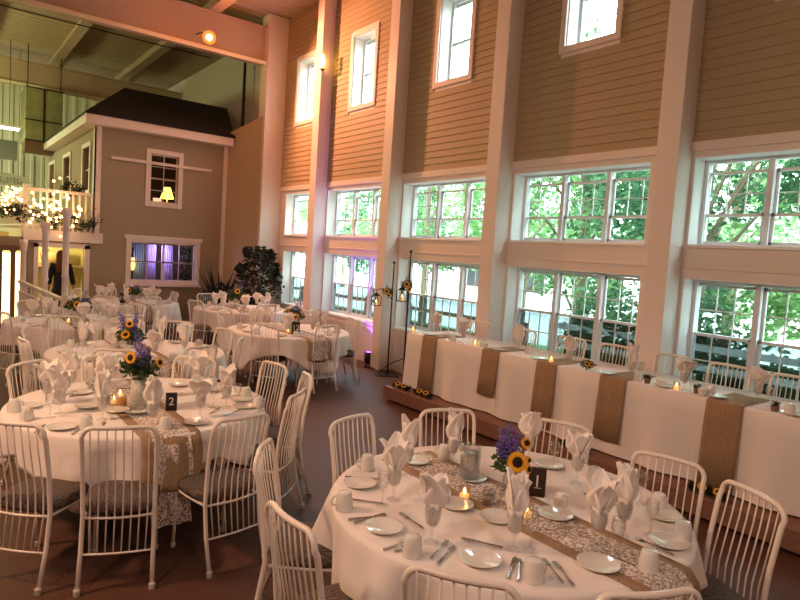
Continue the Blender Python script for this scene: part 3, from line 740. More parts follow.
for t_, L in CHAIRS.items():
    labs = [l_.replace(' on the ', ' at the ', 1) for l_ in mk_labels(L, 'white spindle-back chair', t_)]
    for p, lb in zip(L, labs): chair_at(p[:2], TC[t_], lb, 'white spindle-back chairs around the round tables', ang=p[2] if len(p) > 2 else None)
hcy = [6.07, 5.28, 4.53, 3.94, 3.26, 2.69, 2.12]
hcl = ['farthest', 'second', 'middle', 'just beyond the window column', 'before the window column', 'beyond the nearest runner', 'nearest']
for y_, lb in zip(hcy, ('white chair behind the far end of the head table, next to the hook stand', 'white chair behind the head table near its shortest burlap runner', 'white chair behind the head table in the middle of the second window bay',
        'white chair behind the head table opposite the small hand bouquet', 'white chair behind the head table in front of the window column', 'white chair behind the head table by the small potted succulents', 'white chair behind the near end of the head table, past the last runner')):
    chair_at((6.16, y_), None, lb, 'white spindle-back chairs behind the head table', z=.20, ang=PI)

# ---------------------------------------------------------------- round tables
def round_table(t_, rot, drop=.28):
    cx, cy = TC[t_]; R = .915
    root = empty('round_table', (cx, cy, 0), rot); tag(root, 'round folding table hidden under white cloth, '+TN[t_], 'table', 'round banquet tables')
    MB().lathe([(R-.02, .705), (R-.005, .715), (R-.005, .74), (R-.02, .742)], 48).obj('table_top', M['brownwood'], root)
    for a in range(4):
        x_, y_ = .55*math.cos(a*PI/2+.78), .55*math.sin(a*PI/2+.78); MB().tube([(x_, y_, 0), (x_*.9, y_*.9, .71)], .016, 8).obj('leg', M['iron'], root)
    rnd = random.Random(t_*11)
    s_ = R+drop; N = 180; rows = [[(0, 0, .75)]*N]
    for rr in (.3, .6, .85, .97, 1.0): rows.append([(R*rr*math.cos(2*PI*j/N), R*rr*math.sin(2*PI*j/N), .75 if rr < 1 else .747) for j in range(N)])
    ph = [rnd.random()*6.28 for _ in range(4)]
    def fold(a): return .5*math.sin(9*a+ph[0])+.35*math.sin(15*a+ph[1])+.25*math.sin(23*a+ph[2])
    for q in (.04, .15, .3, .45, .6, .75, .88, 1.0):
        r = []
        for j in range(N):
            a = 2*PI*j/N; dd = min(s_/max(abs(math.cos(a)), abs(math.sin(a)))-R, .44)
            # a draped square: corners hang lower, folded inward a little
            dd = dd*(1+.08*math.sin(5*a+ph[3])+.05*math.sin(13*a))
            out = R+.006+.02*q+(.13 if t_ == 1 else .09)*q*fold(a)*(.5+dd)
            r.append((out*math.cos(a), out*math.sin(a), .747-dd*q))
        rows.append(r)
    cl_ = MB().grid(rows, wrap=True).obj('tablecloth', M['cloth'], smooth=True, loc=(cx, cy, 0)); cl_.rotation_euler = (0, 0, rot)
    solid(cl_, .002, -1)
    tag(cl_, 'white cloth draped over the '+TN[t_], 'tablecloth', 'white cloths on the round tables')
for t_, rt in ((1, .52), (2, .21), (3, .5), (4, .9), (5, .2), (6, .6), (8, .4)): round_table(t_, rt, .21 if t_ == 1 else .24 if t_ == 2 else .26)
def top_runner(t_, x0, x1, ya, yb, hang, group='burlap and lace runners on the round tables'):
    cx, cy = TC[t_]; xm = (x0+x1)/2; w = (x1-x0)/2
    root = empty('table_runner', (xm, cy, .754)); tag(root, 'burlap and lace runner across the '+TN[t_], 'table runner', group)
    def strip(w, dz, dr, hang=hang*(.72 if t_ == 2 else 1)):
        rw = []; edge = cy-ya
        path = [(yb-cy, 0), ((yb-cy)*.5, 0), (0, 0), (-edge*.5, 0), (-edge*.93, 0)]
        n = 8
        for i in range(n+1):
            path.append((-edge-.015-.05*(i/n), -hang*i/n))
        for k_, (y_, z_) in enumerate(path):
            rw.append([(-w+2*w*t/12+(.01*math.sin(k_) if k_ > 5 else 0), y_-(dr+.012*math.sin(t*1.1) if k_ > 5 else 0), z_+dz) for t in range(13)])
        return MB().grid(rw)
    solid(strip(w, 0, 0.03).obj('burlap_band', M['burlap'], root, smooth=True), .003)
    strip(w*.66, .005, .04, hang+(.08 if t_ == 2 else 0)).obj('lace_band', M['lace'], root, smooth=True)
top_runner(1, 2.20, 2.58, 1.22, 2.93, .35); top_runner(2, 1.06, 1.44, 3.98, 5.7, .50)
for t_, (x0, x1) in {3: (1.68, 2.04), 4: (4.2, 4.58), 5: (4.75, 5.1), 6: (1.55, 1.9), 8: (3.0, 3.32)}.items():
    top_runner(t_, x0, x1, TC[t_][1]-.9, TC[t_][1]+.85, .3)

# ---------------------------------------------------------------- tableware prototypes
def proto(name, cat):
    r = empty(name, (0, 0, -50)); tag(r, name, cat); return r
def one(mb, name, m, cat, smooth=True):
    o = mb.obj(name, m, smooth=smooth); tag(o, name, cat); return o
PLATE = one(MB().lathe([(.045, 0), (.05, .003), (.088, .016), (.090, .019), (.086, .019), (.052, .007), (.001, .006)], 28), 'plate', M['china'], 'plate')
def make_mug():
    r = proto('mug', 'mug')
    MB().lathe([(.042, 0), (.043, .004), (.040, .05), (.033, .082), (.028, .088), (.001, .089)], 18).obj('mug_body', M['china'], r, smooth=True)
    MB().tube([(.039, 0, .02), (.056, 0, .018), (.062, 0, .04), (.054, 0, .062), (.036, 0, .064)], .0055, 6).obj('handle', M['china'], r, smooth=True)
    return r
MUG = make_mug()
GOB = one(MB().lathe([(.036, 0), (.034, .003), (.008, .008), (.005, .02), (.009, .035), (.005, .05), (.012, .068), (.028, .085), (.036, .115), (.037, .145), (.034, .172), (.0325, .172), (.035, .145), (.034, .115), (.026, .088), (.008, .074)], 18, cap=False), 'goblet', M['glass'], 'glass')
WINE = one(MB().lathe([(.033, 0), (.031, .003), (.006, .008), (.004, .05), (.006, .085), (.022, .098), (.031, .12), (.031, .145), (.027, .172), (.026, .172), (.030, .145), (.029, .12), (.020, .101)], 18, cap=False), 'wine_glass', M['glass'], 'glass')
def make_flat(kind):
    m = MB(); L = .19
    if kind == 'fork':
        m.tube([(0, -L/2, .004), (0, -.02, .006), (0, .03, .009)], [.006, .0035, .004], 6)
        m.box(-.010, .010, .03, .045, .007, .010)
        for q in range(4): m.box(-.0095+q*.0055, -.0065+q*.0055, .045, .09, .006, .009)
    elif kind == 'knife':
        m.tube([(0, -L/2, .004), (0, 0, .004)], [.006, .005], 6); m.add([(-.008, 0, .002), (.006, 0, .002), (.006, .09, .002), (0, .105, .002), (-.009, .08, .002), (-.008, 0, .005), (.006, 0, .005), (.006, .09, .004), (0, .105, .004), (-.009, .08, .004)],
              [(4, 3, 2, 1, 0), (5, 6, 7, 8, 9), (0, 1, 6, 5), (1, 2, 7, 6), (2, 3, 8, 7), (3, 4, 9, 8), (4, 0, 5, 9)])
    else:
        m.tube([(0, -L/2, .004), (0, 0, .006), (0, .05, .007)], [.006, .0035, .004], 6)
        for_ = MB().ball((0, .068, .006), .016, 10, 6, .25); for_.v = [(x, .068+(y-.068)*1.5, z) for x, y, z in for_.v]; m.add(for_.v, for_.f)
    return one(m, kind, M['silver'], kind, smooth=False)
FORK, KNIFE, SPOON = make_flat('fork'), make_flat('knife'), make_flat('spoon')
def make_votive():
    r = proto('votive_candle', 'candle')
    MB().lathe([(.022, 0), (.028, .004), (.033, .07), (.031, .07), (.026, .006)], 16, cap=False).obj('glass_cup', M['glass'], r, smooth=True)
    MB().lathe([(.024, .004), (.026, .03), (.001, .031)], 14).obj('wax', M['wax'], r, smooth=True)
    MB().lathe([(.002, .031), (.0085, .042), (.005, .056), (.0005, .066)], 10).obj('flame', M['flame'], r, smooth=True)
    return r
VOT = make_votive()
def napkin_mesh(seed):
    rnd = random.Random(seed); m = MB(); N = 20
    rows = []
    for (z_, r_) in ((.075, .008), (.09, .022), (.12, .030), (.16, .032), (.185, .036)):
        rows.append([(r_*(1+.10*math.sin(5*2*PI*j/N+z_*30))*math.cos(2*PI*j/N), r_*(1+.10*math.sin(5*2*PI*j/N+z_*30))*math.sin(2*PI*j/N), z_) for j in range(N)])
    m.grid(rows, wrap=True)
    style = seed % 4; n = (4, 4, 4, 5)[style]
    a0 = rnd.random()*6.28
    for k_ in range(n):
        a = a0+2*PI*k_/n+rnd.gauss(0, .2); L = (.16, .14, .17, .15)[style]*(.8+.4*rnd.random()); Wd = (.075, .080, .060, .085)[style]*(.9+.3*rnd.random())
        lean = (.52, .70, .30, .8)[style]*(.6+.7*rnd.random()); pw = (.75, .35, .9, .5)[style]
        ca, sa = math.cos(a), math.sin(a); rows = []; r0 = .020; z0 = .165
        x_, z_ = r0, z0
        S_ = 9
        for i in range(S_+1):
            s_ = i/S_; ww = Wd*min(1, .42+1.5*s_)*(max(.02, 1-s_)**.62*1.25 if style in (0, 2) else max(.03, (1-s_**2.4))**pw)
            th = lean*(.3+s_*1.2)
            rr = []
            for j in range(9):
                u = (j-4)/4; off = .026*abs(u)*(1-.3*s_)-.006*math.sin(3*PI*u+s_*4)
                rad = x_-off; tx = u*ww
                rr.append((ca*rad-sa*tx, sa*rad+ca*tx, z_+.010*abs(u)*s_))
            rows.append(rr)
            x_ += math.sin(th)*L/S_; z_ += math.cos(th)*L/S_
        m.grid(rows)
    return m
NAPS = []
for sd in range(8):
    o = napkin_mesh(sd).obj('napkin', M['napkin'], smooth=True); solid(o, .0022); tag(o, 'napkin', 'napkin'); NAPS.append(o)
NSH = {0: 'pointed ivory napkin', 1: 'wide rounded ivory napkin', 2: 'tall narrow ivory napkin', 3: 'spread ivory napkin'}
def mm(px, py, z=.75): x_, y_ = at(px, py, z); return (x_, y_)
ZTOP = .7535
def put(proto_, ps, head, t_, rots=None, z=ZTOP):
    labs = mk_labels(ps, head, t_); out = []; grp = (head+'s on the ')+(TN.get(t_) or 'head table')
    for i, p in enumerate(ps):
        out.append(place(proto_, USED, (p[0], p[1], z), rots[i] if rots else random.random()*6.28, labs[i], grp))
    return out
def napkins(ps, seeds, t_, z=ZTOP):
    put(GOB, ps, 'napkin goblet', t_, z=z)
    labs = mk_labels(ps, '@', t_); tname = TN.get(t_) or 'head table'
    for i, p in enumerate(ps):
        sd = seeds[i % len(seeds)]
        place(NAPS[sd], USED, (p[0], p[1], z), random.random()*.8, labs[i].replace('@', NSH[sd % 4]), 'napkins on the '+tname)
def flat(kind, pairs, t_, z=ZTOP):
    pr = {'fork': FORK, 'knife': KNIFE, 'spoon': SPOON}[kind]; ps, rt = [], []
    for (hx, hy, tx, ty) in pairs:
        a = Vector(at(hx, hy, .755)); b = Vector(at(tx, ty, .755)); c = (a+b)/2; ps.append((c.x, c.y)); d = b-a; rt.append(math.atan2(d.y, d.x)-PI/2)
    put(pr, ps, 'silver '+kind, t_, rt, z)

# ---- table 1
T1 = TN[1]
put(PLATE, [mm(*p) for p in ((384, 530), (480, 562), (598, 567), (668, 545), (663, 518), (555, 517), (549, 467), (360, 486), (456, 507), (497, 520), (607, 486), (415, 463), (471, 480))],
    'round white plate', 1)
put(MUG, [mm(*p) for p in ((344, 510), (367, 470), (444, 459), (594, 482), (658, 510), (682, 540), (533, 581), (648, 571), (516, 462), (412, 556))],
    'upturned white mug', 1, rots=[2.5, 2.8, 2.0, 1, .2, 0, -.2, .3, 1.2, 2.2])
napkins([mm(*p) for p in ((393, 500), (406, 476), (431, 543), (513, 550), (452, 466), (576, 484), (622, 536), (597, 547), (528, 460))], [0, 2, 4, 6, 2, 1, 6, 0, 4], 1)
put(WINE, [mm(*p) for p in ((382, 506), (530, 551), (650, 536), (616, 557), (463, 470), (553, 470), (640, 505))], 'empty wine glass', 1)
flat('fork', [(430, 559, 449, 540), (437, 565, 455, 546), (562, 582, 543, 560), (572, 584, 555, 564), (502, 548, 461, 539), (422, 528, 400, 514), (352, 524, 388, 514)], 1)
flat('knife', [(508, 578, 515, 558), (350, 520, 384, 516), (400, 549, 416, 540), (344, 477, 380, 479), (590, 496, 610, 503), (352, 500, 378, 503), (618, 560, 655, 574)], 1)
flat('spoon', [(518, 579, 519, 561), (392, 547, 408, 541), (668, 553, 640, 540)], 1)
put(VOT, [mm(464, 500), mm(526, 518)], 'lit votive candle', 1)
def sugar(p, label, z=ZTOP):
    o = empty('sugar_bowl', (p[0], p[1], z)); tag(o, label, 'bowl', 'small china bowls')
    MB().lathe([(.026, 0), (.030, .003), (.040, .05), (.041, .058), (.038, .058), (.03, .01), (.001, .006)], 18).obj('bowl', M['china'], o, smooth=True)
    t = MB()
    for q in range(5): t.box(-.02+q*.008, -.014+q*.008, -.018, .018, .02, .062+.004*(q % 2))
    t.obj('sugar_packet', M['napkin'], o)
sugar(mm(560, 506), 'small china bowl of packets right of the brown number card')
def hurricane(p, h, r, label, filled=True, z=ZTOP):
    o = empty('glass_cylinder_vase', (p[0], p[1], z)); tag(o, label, 'vase')
    MB().lathe([(r, 0), (r, h), (r-.003, h), (r-.003, .006), (.001, .005)], 24).obj('glass_wall', M['glass'] if filled else M['stone'], o, smooth=True)
    MB().lathe([(r-.005, .008), (r-.005, h*.78), (.001, h*.79)], 24).obj('filling' , M['stone'] if not filled else M['frost'], o, smooth=True)
hurricane(mm(469, 480), .19, .058, 'clear glass cylinder vase on a plate left of the bouquet by the brown card', z=ZTOP+.008)
hurricane(mm(138, 410), .23, .055, 'pale speckled cylinder vase holding the bouquet on the black-card table', False)
hurricane(mm(488, 505), .07, .035, 'low clear glass jar between the two votives on the brown-card table')
def sign(p, label, num, m, face, w=.085, h=.15, z=ZTOP):
    o = empty('table_number_card', (p[0], p[1], z), face); tag(o, label, 'sign')
    MB().box(-w/2, w/2, -.006, .006, 0, h).obj('card', m, o, bevel=.002)
    MB().box(-w/2+.005, w/2-.005, -.02, .02, 0, .006).obj('stand', m, o)
    cu = bpy.data.curves.new('number', 'FONT'); cu.body = num; cu.size = h*.62; cu.align_x = 'CENTER'; cu.align_y = 'CENTER'; cu.extrude = .0008
    tmp = bpy.data.objects.new('tmp', cu); cu.shear = 0; me_ = bpy.data.meshes.new_from_object(tmp); bpy.data.objects.remove(tmp); me_.materials.clear(); me_.materials.append(M['ink']); (MB().box(-h*.10, h*.14, -.009, -.0075, h*.275, h*.295).obj('numeral_foot', M['ink'], o) if num == '1' else 0); t = bpy.data.objects.new('number', me_); C.objects.link(t); t.parent = o; t.location = (0, -.0075, h*.5); t.rotation_euler = (PI/2, 0, 0); 
sign(mm(536, 496), 'dark brown table card with a cream numeral beside the sunflower bouquet', '1', M['sign'], -.85, .092, .155)
sign(mm(171, 411), 'black table card with a white numeral in front of the bouquet', '2', M['signblack'], -.25, .08, .135)

def sunflower(parent, c, d, r):
    """c centre, d facing direction"""
    d = Vector(d).normalized(); q = d.to_track_quat('Z', 'Y').to_matrix().to_4x4(); mx_ = Matrix.Translation(c) @ q
    m = MB(); n = 16
    for ring in (0, 1):
        for i in range(n):
            a = 2*PI*(i+.5*ring)/n; ca, sa = math.cos(a), math.sin(a); w = r*.17
            z_ = -.002-ring*.004
            pts = [(.42*r, 0, z_), (.72*r, w, z_+.006), (1.02*r, 0, z_+.002+ring*-.006), (.72*r, -w, z_+.006)]
            m.add([(x*ca-y*sa, x*sa+y*ca, zz) for x, y, zz in pts], [(0, 3, 2, 1)])
    o = m.xf(mx_).obj('sunflower', M['petal'], parent)
    s = MB().lathe([(.46*r, -.004), (.47*r, .004), (.36*r, .010), (.001, .007)], 16).xf(mx_).obj('seed_head', M['seed'], o, smooth=True)
def delph(parent, base, tip, n, r, m=None):
    a, b = Vector(base), Vector(tip); mb = MB(); rnd = random.Random(int(base[0]*1000+n))
    for i in range(n):
        s = (i+.5)/n; p = a.lerp(b, s); ang = i*2.4; rad = r*(1-.6*s); d = Vector((math.cos(ang), math.sin(ang), .2))*rad
        c = p+d; f = .015*(1-.4*s)
        for k_ in range(5):
            t_ = Vector((rnd.gauss(0, 1), rnd.gauss(0, 1), rnd.gauss(0, 1))).normalized(); u = t_.orthogonal().normalized()
            mb.add([c, c+t_*f+u*f*.45, c+t_*f*1.5, c+t_*f-u*f*.45], [(0, 1, 2, 3)])
    mb.obj('delphinium', m or M['blue'], parent)
    MB().tube([a, b], .002, 4).obj('flower_stem', M['stem'], parent)
def bouquet(p, label, z, sc_=1.0, suns=(), delphs=(), seed=1, jar=True, leafn=260, spread=.085, face=None):
    o = empty('flower_bouquet', (p[0], p[1], z)); tag(o, label, 'flowers')
    rnd = random.Random(seed)
    leafcloud(MB(), [(0, 0, .02*sc_, spread*sc_), (.04*sc_, 0, .0, spread*.8*sc_), (-.04*sc_, .02, .01, spread*.8*sc_)], leafn, .08, .045*sc_, .8, rnd).obj('foliage', M['leafgreen'], o)
    for (x_, y_, z_, dx, dy, dz, r) in suns: sunflower(o, Vector((x_, y_, z_))*sc_, (dx, dy, dz), r*sc_)
    for (x_, y_, z_, n) in delphs: delph(o, (x_*.4*sc_, y_*.4*sc_, .02*sc_), (x_*sc_, y_*sc_, z_*sc_), n, .022*sc_)
    m = MB()
    for q in range(7):
        a = rnd.random()*6.28; m.tube([(.015*math.cos(a), .015*math.sin(a), -.12*sc_), (.03*math.cos(a)*sc_, .03*math.sin(a)*sc_, .02)], .0025, 4)
    m.obj('flower_stem', M['stem'], o)
    return o
# direction helpers relative to the camera: right = Rv, toward camera = -F
def rel(r, f, u=0): v_ = Rv*r-Vector((Fv.x, Fv.y, 0)).normalized()*f; return (v_.x, v_.y, u)
def flower(r, f, u, dr, df, du, rad): a = rel(r, f, u); b = rel(dr, df, du); return (*a, *b, rad)
p = mm(509, 492)
jr = empty('mason_jar', (p[0], p[1], ZTOP)); tag(jr, 'clear glass jar of water holding the bouquet on the brown-card table', 'jar')
MB().lathe([(.038, 0), (.040, .01), (.040, .085), (.032, .10), (.032, .115), (.030, .115), (.030, .10), (.037, .082), (.037, .008), (.001, .006)], 20).obj('glass_wall', M['glass'], jr, smooth=True)
bouquet(p, 'bouquet of violet delphinium and sunflowers in a jar behind the brown number card', ZTOP+.16, 1.0,
        [flower(.015, .09, .035, .1, 1, .25, .058), flower(.065, .05, .13, .5, .8, .5, .035), flower(.085, .06, -.01, .8, .8, .1, .028), flower(.08, .06, .04, .9, .6, .1, .025)],
        [(*rel(-.07, .0)[:2], .19, 40), (*rel(-.05, .05)[:2], .16, 36), (*rel(-.02, .0)[:2], .22, 40), (*rel(.02, .02)[:2], .17, 36), (*rel(-.09, .04)[:2], .12, 30)], 3)
p = mm(140, 411)
bouquet(p, 'bouquet of violet delphinium and sunflowers in the pale vase behind the black number card', ZTOP+.31, 1.2,
        [flower(-.035, .08, .08, -.3, 1, .3, .038), flower(.12, .02, .05, 1.2, .3, .2, .032)],
        [(*rel(-.03, .0)[:2], .21, 40), (*rel(.02, .05)[:2], .16, 36), (*rel(.05, .03)[:2], .14, 40), (*rel(.0, .06)[:2], .07, 36)], 5, leafn=340, spread=.10)
p = mm(129, 368)
hurricane(mm(130, 369), .24, .055, 'pale cylinder vase under the bouquet on the '+TN[3], False)
bouquet(mm(129, 369), 'blue delphinium and sunflower bouquet on the '+TN[3], ZTOP+.32, 1.25,
        [flower(.0, .08, .02, 0, .8, .6, .036), flower(.02, .06, .10, .1, .8, .6, .032)],
        [(*rel(-.09, .0)[:2], .17, 40), (*rel(.07, .05)[:2], .14, 36), (*rel(.05, .0)[:2], .18, 40), (*rel(-.06, .0)[:2], .15, 36)], 6)
q4 = (4.42, 8.35)
bouquet(q4, 'dark bouquet with orange sunflower on the '+TN[4], ZTOP+.24, 1.5,
        [flower(.03, .09, .0, .2, 1, .2, .034), flower(-.06, .05, .03, -.6, 1, .2, .035)], [(*rel(.07, .0)[:2], .17, 40), (*rel(.02, .0)[:2], .12, 36)], 7)
tag(MB().lathe([(.05, 0), (.055, .2), (.04, .22)], 18).obj('vase', M['stone'], smooth=True, loc=(*q4, ZTOP)), 'pale vase under the dark bouquet on the '+TN[4], 'vase')
q5 = (4.80, 11.5)
bouquet(q5, 'bouquet with blue spikes and one sunflower on the '+TN[5], ZTOP+.26, 2.0,
        [flower(.03, .08, .05, .1, 1, .2, .028), flower(-.10, .05, .0, -.6, 1, .0, .022)], [(*rel(.06, .0)[:2], .16, 40), (*rel(.02, .0)[:2], .12, 36)], 8)
tag(MB().lathe([(.05, 0), (.055, .2), (.04, .22)], 18).obj('vase', M['stone'], smooth=True, loc=(*q5, ZTOP)), 'pale vase under the bouquet on the '+TN[5], 'vase')
q6 = (1.74, 9.9)
bouquet(q6, 'bouquet of sunflowers and dark blue blooms on the '+TN[6], ZTOP+.22, 1.7,
        [flower(.03, .09, .02, .1, 1, .2, .033), flower(-.07, .05, .03, -.4, 1, .2, .026)], [(*rel(.06, .0)[:2], .14, 40), (*rel(.09, .0)[:2], .06, 36)], 9)
tag(MB().lathe([(.05, 0), (.055, .16), (.04, .18)], 18).obj('vase', M['stone'], smooth=True, loc=(*q6, ZTOP)), 'pale vase under the bouquet on the '+TN[6], 'vase')
q8 = (3.20, 12.8)
bouquet(q8, 'small bouquet with orange bloom on the '+TN[8], ZTOP+.20, 1.4, [flower(-.02, .09, .03, -.1, 1, .2, .034)], [(*rel(.06, .0)[:2], .1, 30)], 10)
tag(MB().lathe([(.05, 0), (.055, .14), (.04, .16)], 18).obj('vase', M['stone'], smooth=True, loc=(*q8, ZTOP)), 'pale vase under the bouquet on the '+TN[8], 'vase')

# ---- table 2
T2 = TN[2]
put(PLATE, [mm(*p) for p in ((62, 429), (27, 408), (80, 394), (88, 408), (197, 424), (117, 412), (125, 388), (179, 386), (214, 391), (241, 401), (138, 413), (245, 408))],
    'round white plate', 2)
put(MUG, [mm(*p) for p in ((14, 412), (27, 420), (94, 388), (246, 398), (212, 387), (86, 429), (165, 430), (258, 408))], 'upturned white mug', 2)
napkins([mm(*p) for p in ((47, 405), (60, 414), (102, 420), (106, 390), (152, 428), (152, 398), (200, 418), (226, 408), (197, 388), (71, 392))], [0, 4, 6, 1, 2, 2, 5, 0, 3, 4], 2)
put(WINE, [mm(*p) for p in ((50, 418), (112, 420), (237, 406), (213, 408), (160, 424), (95, 405))], 'empty wine glass', 2)
flat('knife', [(36, 432, 44, 425), (70, 397, 90, 393), (225, 415, 240, 410), (74, 433, 82, 427)], 2)
flat('fork', [(100, 430, 104, 422), (225, 398, 238, 396), (62, 396, 80, 391), (210, 414, 220, 408)], 2)
put(VOT, [mm(114, 404), mm(120, 398)], 'lit votive candle', 2)
tag(MB().lathe([(.02, 0), (.035, .03), (.03, .07), (.02, .08)], 14).obj('amber_glass', M['amber'], smooth=True, loc=(*mm(122, 408), ZTOP)), 'amber glass jar beside the lit votive on the black-card table', 'jar')

# ---- generic settings on the far tables
for t_ in (3, 4, 5, 6, 8):
    cx, cy = TC[t_]; pl, mg, nk = [], [], []; rnd = random.Random(t_)
    n = 8
    for i in range(n):
        a = 2*PI*(i+.3*t_)/n; ca, sa = math.cos(a), math.sin(a)
        pl.append((cx+.72*ca, cy+.72*sa)); mg.append((cx+.74*math.cos(a+.28), cy+.74*math.sin(a+.28)))
        nk.append((cx+(.52+rnd.gauss(0, .03))*math.cos(a+.12), cy+(.52+rnd.gauss(0, .03))*math.sin(a+.12)))
    put(PLATE, pl, 'white plate', t_)
    put(MUG, mg, 'white mug', t_)
    napkins(nk, [0, 4, 1, 6, 3, 5, 2, 7], t_)
    put(VOT, [(cx-.15, cy-.25)], 'lit votive candle', t_)
sign((4.30, 8.05), 'dark numbered card on the round table near the purple uplight', '12', M['sign'], -.35, .12, .18)
sign((2.95, 12.55), 'dark table number card on the farthest round table below the house window', '10', M['signblack'], -.2, .10, .2)

# ---- head table items (table top at .95)
def hm_(px, py): x_, y_ = at(px, py, ZT); return (min(max(x_, 5.36), 5.95), y_)
ZH = ZT+.006
HT = 'head table'
hn = [hm_(436, 337), hm_(463, 343), hm_(518, 354), hm_(569, 366), hm_(631, 379), hm_(681, 392), hm_(757, 403)]
napkins(hn, [0, 3, 6, 4, 2, 5, 7], 'H', ZH)
put(MUG, [hm_(*p) for p in ((450, 341), (483, 347), (528, 354), (638, 381), (790, 415), (710, 395))], 'upturned white mug', 'H', z=ZH)
put(PLATE, [hm_(*p) for p in ((420, 336), (498, 351), (534, 360), (603, 375), (715, 398), (792, 416), (660, 388))], 'white plate', 'H', z=ZH)
put(VOT, [hm_(*p) for p in ((413, 332), (472, 346), (546, 363), (671, 391))], 'lit votive candle', 'H', z=ZH)
put(WINE, [hm_(*p) for p in ((452, 343), (575, 366), (640, 380), (690, 393), (705, 394), (768, 408))], 'empty wine glass', 'H', z=ZH)
for (px, py, lab) in ((484, 348, 'small china bowl on the head table between two far candles'), (652, 388, 'small china bowl on the head table beside a dark succulent'), (690, 398, 'small cream pot on the head table right of the near candle')):
    sugar(hm_(px, py), lab, ZH)
for (px, py, lab) in ((645, 384, 'small potted succulent left of the china bowl on the head table'), (697, 394, 'small potted succulent right of the near candle on the head table'), (774, 412, 'small brown potted succulent nearest the camera on the head table')):
    q = hm_(px, py); o = empty('succulent', (*q, ZH)); tag(o, lab, 'plant', 'succulents on the head table')
    MB().lathe([(.026, 0), (.032, .045), (.028, .045)], 14).obj('pot', M['pot'], o); leafcloud(MB(), [(0, 0, .055, .03)], 60, .03, .03).obj('foliage', M['leafdark'], o)
q = hm_(583, 371)
b_ = bouquet(q, 'small hand bouquet of yellow and violet flowers lying on the head table', ZH+.05, .7,
        [flower(-.03, .06, .03, 0, 1, .4, .04), flower(.03, .06, .02, .3, 1, .4, .035)], [(*rel(-.08, .05)[:2], .02, 30), (*rel(.12, .0)[:2], .0, 30), (*rel(-.05, .0)[:2], .05, 30)], 12)

# flowers lying on the platform step
def garland(p, label, seed, n=2, ln=120, sc_=1.0):
    o = empty('flower_bunch', (p[0], p[1], .20)); tag(o, label, 'flowers', 'flower bunches lying on the platform step'); rnd = random.Random(seed)
    leafcloud(MB(), [(0, -.12+.12*i, .035, .05) for i in range(3)], ln, .05, .06*sc_, .6, rnd).obj('foliage', M['leafdark'], o)
    for i in range(n): sunflower(o, Vector((-.04, -.10+.13*i, .07)), (-.4, -.3, .9), .04*sc_)
    MB().tube([(0, -.2, .02), (0, .0, .03), (.02, .25, .015)], .006, 5).obj('flower_stem', M['brownwood'], o)
garland((5.10, 6.46), 'brown-centred sunflower bunch lying at the far end of the platform step', 1)
garland((5.10, 6.0), 'orange sunflower bunch on the step below the farthest runner', 2)
garland((5.09, 3.62), 'dark blue and yellow flower bunch on the step behind a chair', 3)
garland((5.09, 2.30), 'yellow and blue flower bunch on the step at the nearest runner', 4)

# shepherd hook stands
def hook_stand(p, z, face, label, H, lab2, lab3, side=-1):
    o = empty('shepherd_hook_stand', (p[0], p[1], z), face); tag(o, label, 'stand', 'black shepherd hook stands')
    MB().box(-.19, .19, -.19, .19, 0, .015).obj('base_plate', M['iron'], o, bevel=.003)
    MB().tube([(0, 0, .015), (0, 0, H)], .013, 8).obj('pole', M['iron'], o, smooth=True); MB().ball((0, 0, H+.01), .024, 10, 8).obj('finial', M['iron'], o, smooth=True)
    hz = H-.46
    pts = [(0, 0, hz-.15), (side*.05, 0, hz-.06), (side*.12, 0, hz+.0), (side*.20, 0, hz+.03), (side*.26, 0, hz+.0), (side*.27, 0, hz-.05)]
    MB().tube(pts, .008, 6).obj('hook', M['iron'], o, smooth=True)
    c = Matrix.Rotation(face, 3, 'Z') @ Vector((side*.26, 0, 0)); L_ = (p[0]+c.x, p[1]+c.y)
    ln = empty('lantern', (L_[0], L_[1], z+hz-.26)); tag(ln, lab2, 'lantern', 'black hanging lanterns')
    MB().box(-.06, .06, -.06, .06, 0, .012).obj('lantern_base', M['iron'], ln); MB().lathe([(.085, .165), (.03, .205), (.008, .215)], 4).obj('lantern_roof', M['iron'], ln)
    for a in (-1, 1):
        for b in (-1, 1): MB().box(a*.056-.005, a*.056+.005, b*.056-.005, b*.056+.005, .012, .165).obj('lantern_bar', M['iron'], ln)
    MB().lathe([(.045, .014), (.045, .16), (.043, .16), (.043, .016)], 14, cap=False).obj('lantern_glass', M['glass'], ln)
    MB().lathe([(.022, .012), (.022, .06)], 12).obj('candle', M['wax'], ln); MB().lathe([(.002, .06), (.012, .075), (.0005, .105)], 10).obj('flame', M['flame'], ln, smooth=True)
    fb = bouquet((p[0]+c.x*.35, p[1]+c.y*.35-.03), lab3, z+hz-.02, 1.0, [flower(-.02, .07, .02, 0, 1, .2, .045), flower(.02, .07, -.05, 0, 1, -.2, .035)], [(*rel(-.03, .0)[:2], .12, 20)], int(p[0]*10), leafn=200)
fa = -.5
hook_stand((6.10, 8.13), 0, -.66, 'black iron hook stand on a square floor base before the column', 1.87, 'lit black lantern hanging left of the free-standing hook stand', 'dark sunflower spray tied to the free-standing hook stand')
hook_stand((5.53, 6.98), 0, -.66, 'black iron hook stand at the far end of the head table', 2.06, 'lit black lantern hanging beside the far end of the head table', 'dark sunflower spray tied to the hook stand at the head table', side=-.35)
